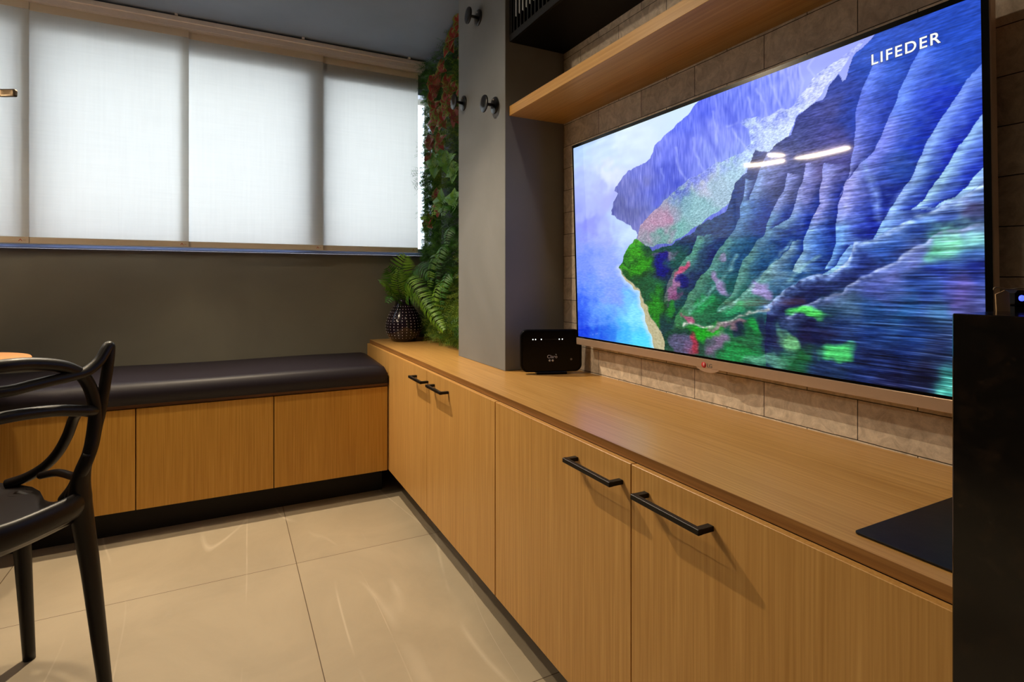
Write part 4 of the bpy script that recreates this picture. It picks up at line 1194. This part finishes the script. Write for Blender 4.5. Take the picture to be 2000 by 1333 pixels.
# ------------------------------------------------------------------ potted fern
VX, VY = 0.868, 2.995
pf = thing('potted_fern', 'leafy fern in a dark purple vase with white dots, at the worktop end', 'potted plant', (VX, VY, ZT))
prof = [(0.0, 0.0), (0.058, 0.0), (0.068, 0.006), (0.086, 0.03), (0.097, 0.062), (0.099, 0.085), (0.094, 0.115), (0.08, 0.15), (0.062, 0.18), (0.049, 0.20), (0.046, 0.215), (0.049, 0.228), (0.045, 0.229), (0.041, 0.215), (0.04, 0.205)]
vs_ = MB(); vs_.lathe(prof, n=48, closed=False)
vs_.build('vase', M['vase'], pf)
dots = MB()
pp = prof[2:11]
def rad_at(h):
    for (r0, h0), (r1, h1) in zip(prof[1:-1], prof[2:]):
        if h0 <= h <= h1: return r0 + (r1 - r0) * (h - h0) / (h1 - h0 + 1e-9), (r1 - r0) / (h1 - h0 + 1e-9)
    return prof[-5][0], 0
for row in range(12):
    h = 0.022 + row * 0.0155
    rr, sl = rad_at(h)
    for k in range(26):
        th = 2 * PI * (k + (0.0 if row % 2 else 0.0)) / 26
        nrm = Vector((math.cos(th), math.sin(th), -sl)).normalized()
        c = Vector((rr * math.cos(th), rr * math.sin(th), h))
        u_ = Vector((-math.sin(th), math.cos(th), 0)); v_ = nrm.cross(u_)
        rd = 0.0024 * (0.6 + 0.4 * rr / .099)
        n_ = len(dots.v)
        for j in range(8):
            a_ = 2 * PI * j / 8; dots.v.append(tuple(c + nrm * .0003 + u_ * rd * math.cos(a_) + v_ * rd * math.sin(a_)))
        dots.v.append(tuple(c + nrm * .0016))
        for j in range(8): dots.face([n_ + j, n_ + (j + 1) % 8, n_ + 8], smooth=True)
dots.build('white_dots', M['vdot'], pf)
MB().lathe([(0.0, 0.206), (0.041, 0.206), (0.0, 0.212)], n=20, closed=False).build('soil', M['soil'], pf)


def frond(pts, L, n=26, w0=0.075, nrm=(0, -1, 0.2), droop=0.35, width=0.011, ripple=0.0, seed=0):
    """rachis through pts with paired leaflets"""
    rs = random.Random(seed)
    P = spline(pts, 12); m = MB()
    m.tube(P, [0.0016 * (1 - .7 * i / len(P)) for i in range(len(P))], n=5, m=1)
    nrm = Vector(nrm).normalized()
    N_ = len(P)
    n = max(8, int(sum((P[i + 1] - P[i]).length for i in range(N_ - 1)) / (width * 1.65)))
    for k in range(n):
        f_ = 0.10 + 0.9 * k / n
        i = min(N_ - 2, int(f_ * (N_ - 1)))
        p = P[i]; t = (P[i + 1] - P[max(i - 1, 0)]).normalized()
        sd = t.cross(nrm).normalized(); nn = sd.cross(t).normalized()
        ln = 1.22 * w0 * (math.sin(PI * min(1, 0.18 + f_ * .80)) ** .6) * (1 - .25 * f_)
        for s_ in (1, -1):
            d_ = sd * s_ + t * 0.32 + nn * (0.1 - ripple * rs.random())
            d_ += Vector((rs.uniform(-.07, .07), rs.uniform(-.07, .07), rs.uniform(-.07, .07)))
            m.leaf(p, d_, nn, ln, width, curl=droop, seg=3, fold=0.2)
    return m
V3 = lambda x, y, z: (x - VX, y - VY, z - ZT)
frs = [  # (points in room coordinates, leaflet length, count, normal, droop, width, material)
    ([(0.86, 2.99, .87), (0.845, 2.97, .98), (0.845, 2.95, 1.07), (0.865, 2.93, 1.135)], .085, 22, (-.45, -.9, .1), .12, .0105, 'fern'),
    ([(0.86, 2.99, .87), (0.82, 2.96, .96), (0.79, 2.94, 1.02), (0.755, 2.92, 1.065)], .075, 20, (-.3, -.9, .2), .2, .010, 'fern2'),
    ([(0.86, 2.98, .87), (0.79, 2.93, .93), (0.745, 2.90, .975), (0.70, 2.88, .99)], .06, 20, (-.2, -.6, .8), .25, .010, 'fern'),
    ([(0.87, 2.97, .87), (0.845, 2.90, .95), (0.835, 2.84, .985), (0.845, 2.74, .95), (0.875, 2.64, .86), (0.90, 2.55, .79), (.915, 2.48, .75)], .062, 46, (-1, -.1, .5), .75, .011, 'fern'),
    ([(0.87, 2.98, .87), (0.88, 2.93, 1.0), (0.90, 2.86, 1.06), (0.92, 2.78, 1.05), (.94, 2.70, .99)], .07, 30, (-.7, -.3, .6), .5, .011, 'fern2'),
    ([(0.87, 2.97, .87), (0.87, 2.90, .93), (0.90, 2.80, .93), (0.925, 2.70, .87), (.94, 2.62, .80)], .07, 30, (-.6, -.2, .8), .6, .011, 'fern'),
    ([(0.86, 2.99, .87), (0.80, 2.95, .90), (0.775, 2.93, .905), (0.75, 2.92, .87)], .045, 18, (-.2, -.4, .9), .4, .010, 'fern2'),
    ([(0.87, 3.0, .87), (0.88, 3.02, 1.0), (0.89, 3.03, 1.10)], .06, 18, (-.2, -1, .1), .2, .010, 'fern2'),
    ([(0.86, 2.98, .87), (0.83, 2.95, .93), (0.815, 2.93, 1.0), (0.82, 2.92, 1.06)], .075, 22, (-.5, -.8, .2), .2, .010, 'fern'),
]
for i, (pts, wl, n_, nm, dr, wd, mt) in enumerate(frs):
    frond([V3(*p) for p in pts], 0, int(n_ * 1.35), wl, nm, dr, wd * .78, 0.1, i).build('frond', [M[mt], M['stem']], pf)

# ------------------------------------------------------------------ vertical garden in the alcove
GX = 1.10
vg = thing('vertical_garden', 'tall green wall of artificial plants with red-centred leaves, between the blinds and the grey pillar', 'plant wall', (GX, 2.70, ZT))
OY = 2.70
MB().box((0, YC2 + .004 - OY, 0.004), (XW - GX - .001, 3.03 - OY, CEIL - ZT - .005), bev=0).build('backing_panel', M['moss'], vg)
rg = random.Random(11)
def spr(m, base, d, L, n, w_, ll, mi=0, flatn=None):
    d = Vector(d).normalized(); b0 = Vector(base)
    side = d.cross(Vector((rg.uniform(-1, 1), rg.uniform(-1, 1), rg.uniform(-1, 1)))).normalized()
    n0 = side.cross(d)
    for k in range(n):
        f_ = (k + .3) / n
        p = b0 + d * L * f_ + Vector((0, 0, -0.25 * L * f_ * f_))
        for s_ in (1, -1):
            q = side * s_ + d * .6
            m.leaf(p, q, n0, ll * (1.05 - .6 * f_), w_, curl=.3, seg=1, m=mi, fold=0)
    m.leaf(b0, d, n0, L * 1.05, w_ * .35, curl=.25, seg=2, m=mi, fold=0)
H_ = CEIL - ZT
def prof_x(z):
    """how far the foliage stands off the panel (m), z above worktop"""
    return 0.128 + 0.025 * math.sin(z * 5.0 + .5) + 0.02 * math.sin(z * 13)
dk = MB(); lm = MB()
for i in range(4200):
    y = rg.uniform(YC2 + .02, 3.02) - OY; z = rg.uniform(0.01, H_ - .03)
    dd = prof_x(z)
    lime = math.sin(z * 6.3 + y * 5 + 1.0) + rg.uniform(-.5, .5) > 0.45
    m_ = lm if lime else dk
    depth = rg.random() ** .6
    b0 = (-dd * depth * .75, y, z)
    d_ = (-1.0, rg.uniform(-.7, .7), rg.uniform(-.9, .55) if z > .08 else rg.uniform(.0, .6))
    spr(m_, b0, d_, rg.uniform(.03, .065), rg.randint(4, 7), .0042 if not lime else .005, rg.uniform(.012, .022))
# fuller skirt at the bottom spilling on the worktop
for i in range(420):
    y = rg.uniform(YC2 + .02, 2.86) - OY
    b0 = (-rg.uniform(.03, .13), y, rg.uniform(.015, .22))
    spr(lm if rg.random() < .55 else dk, b0, (-1, rg.uniform(-.6, .6), rg.uniform(-1.1, .1) if b0[2] > .1 else rg.uniform(.1, .5)), rg.uniform(.04, .075), 6, .0062, .028)
# wispy sprigs reaching across the light at the window side
for i in range(1500):
    z = rg.uniform(.05, 1.50) if i % 5 else rg.uniform(.45, 1.0)
    spr(dk, (-rg.uniform(.03, .112), rg.uniform(2.94, 3.035) - OY, z), (-1, rg.uniform(-.3, .3), rg.uniform(-.7, .5)), rg.uniform(.02, .045), 6, .0062, .017)
for zc, L_ in ((.93, .12), (.90, .10), (.87, .09), (1.05, .09), (.72, .07), (.62, .06)):
    for k in range(7):
        spr(dk, (-.12, 2.9 - OY + rg.uniform(-.04, .05), zc + rg.uniform(-.02, .02)), (-1, rg.uniform(-.3, .3), rg.uniform(-.7, .15)), L_ * rg.uniform(.7, 1), 9, .0045, .02)
for q_ in (dk, lm):
    q_.v = [(x, y, max(z, 0.002)) for x, y, z in q_.v]
tag(dk.build('dark_foliage', M['sprig'], vg), 'fine dark green needle-like foliage', kind='stuff')
tag(lm.build('lime_foliage', M['sprigl'], vg), 'fine yellow-green foliage', kind='stuff')

def cluster(name, mat, y, z, x, n, L, W, spread=.8, curl=.4, lab=None):
    m = MB(); r2 = rg
    for k in range(n):
        a_ = 2 * PI * k / n + r2.uniform(-.4, .4)
        d_ = Vector((-.35 - .35 * math.cos(a_) * .5, -.15 + math.cos(a_) * spread, math.sin(a_) * spread + .1))
        nn = Vector((-1, -.6, .35))
        m.leaf((x + .03, y, z), d_, nn, L * r2.uniform(.75, 1.1), W * r2.uniform(.8, 1.1), curl=curl, seg=5, fold=.25)
    return m.build(name, mat, vg)
def gx(z): return -prof_x(z) * .80
reds = [(2.42, 2.215), (2.55, 2.15), (2.50, 2.17), (2.86, 2.075), (2.72, 2.08), (2.80, 2.035), (2.90, 1.985), (2.66, 2.0), (2.86, 1.93), (2.68, 1.915), (2.60, 1.95), (2.84, 1.85), (2.62, 1.87), (2.78, 1.87),
        (2.70, 1.82), (2.90, 1.755), (2.52, 1.80), (2.45, 1.90), (2.95, 1.67), (2.76, 1.72), (2.92, 1.46), (2.85, 1.40), (2.96, 1.31), (2.40, 2.05)]
for i, (y, z) in enumerate(reds):
    z0 = z - ZT
    mt = 'maroon' if i in (5, 15, 16, 18) else 'redleaf'
    cluster('red_leaf_cluster', M[mt], y - OY, z0, gx(z0) - .025, 5, .062, .054)
for y, z, L in ((2.86, 1.62, .10), (2.70, 1.60, .10), (2.62, 1.55, .085), (2.76, 1.66, .075), (2.60, 1.40, .08), (2.80, 1.42, .08)):
    z0 = z - ZT
    cluster('broad_leaf_cluster', M['broad'], y - OY, z0, gx(z0) - .03, 4, L * .9, L * .72, curl=.25)
for i, (y, z, L, up_) in enumerate(((2.55, 1.33, .16, -.2), (2.70, 1.36, .15, -.3), (2.62, 1.14, .2, -.9), (2.75, 1.10, .2, -1.0), (2.56, 1.0, .18, -.9), (2.85, 1.30, .13, .1), (2.48, 1.22, .13, -.6), (2.66, 0.95, .16, -.9))):
    z0 = z - ZT; x0 = gx(z0) * .6
    pts = [(x0, y - OY, z0), (x0 - .07, y - OY - .01, z0 + .03), (x0 - .11, y - OY - .02, z0 + .03 + up_ * L * .4), (x0 - .12, y - OY - .03, z0 + up_ * L)]
    frond(pts, 0, 22, .045, (-.8, -.3, .5), .5, .008, .1, 40 + i).build('fern_frond', [M['fern' if i % 2 else 'fern2'], M['stem']], vg)

# ------------------------------------------------------------------ recessed ceiling spots, the last four added as fill
for i, (x, y, wt, cone, rad) in enumerate(SPOTS):
    lab = ['recessed ceiling spot close to the window above the bench', 'recessed ceiling spot above the sideboard front', 'added fill spot in the ceiling at the middle of the room',
           'added fill spot in the ceiling over the dining chair', 'added fill spot in the ceiling at the back left of the room', 'added fill spot in the ceiling behind the viewing position'][i]
    t = thing('ceiling_spot', lab, 'ceiling light', (x, y, CEIL), 0, 'recessed ceiling spots')
    MB().lathe([(0.026, -0.004), (0.040, -0.004), (0.042, -0.0005), (0.026, -0.0005)], n=32, closed=False).build('trim_ring', M['black'], t)
    MB().lathe([(0.0, -0.0012), (0.026, -0.0012)], n=24, closed=False).build('lens', M['lens'], t)
    ld = bpy.data.lights.new('spot_light', 'SPOT'); ld.energy = wt; ld.color = WARM; ld.spot_size = R(cone); ld.spot_blend = 0.6; ld.shadow_soft_size = rad
    lo = bpy.data.objects.new('spot_light', ld); COL.objects.link(lo); lo.parent = t; lo.location = (0, 0, -0.03 - rad)
    if i == 3: lo.rotation_euler = (R(-16), R(-24), 0)
    if i == 0: lo.rotation_euler = (R(-28), 0, 0)      # swivelled a little away from the window
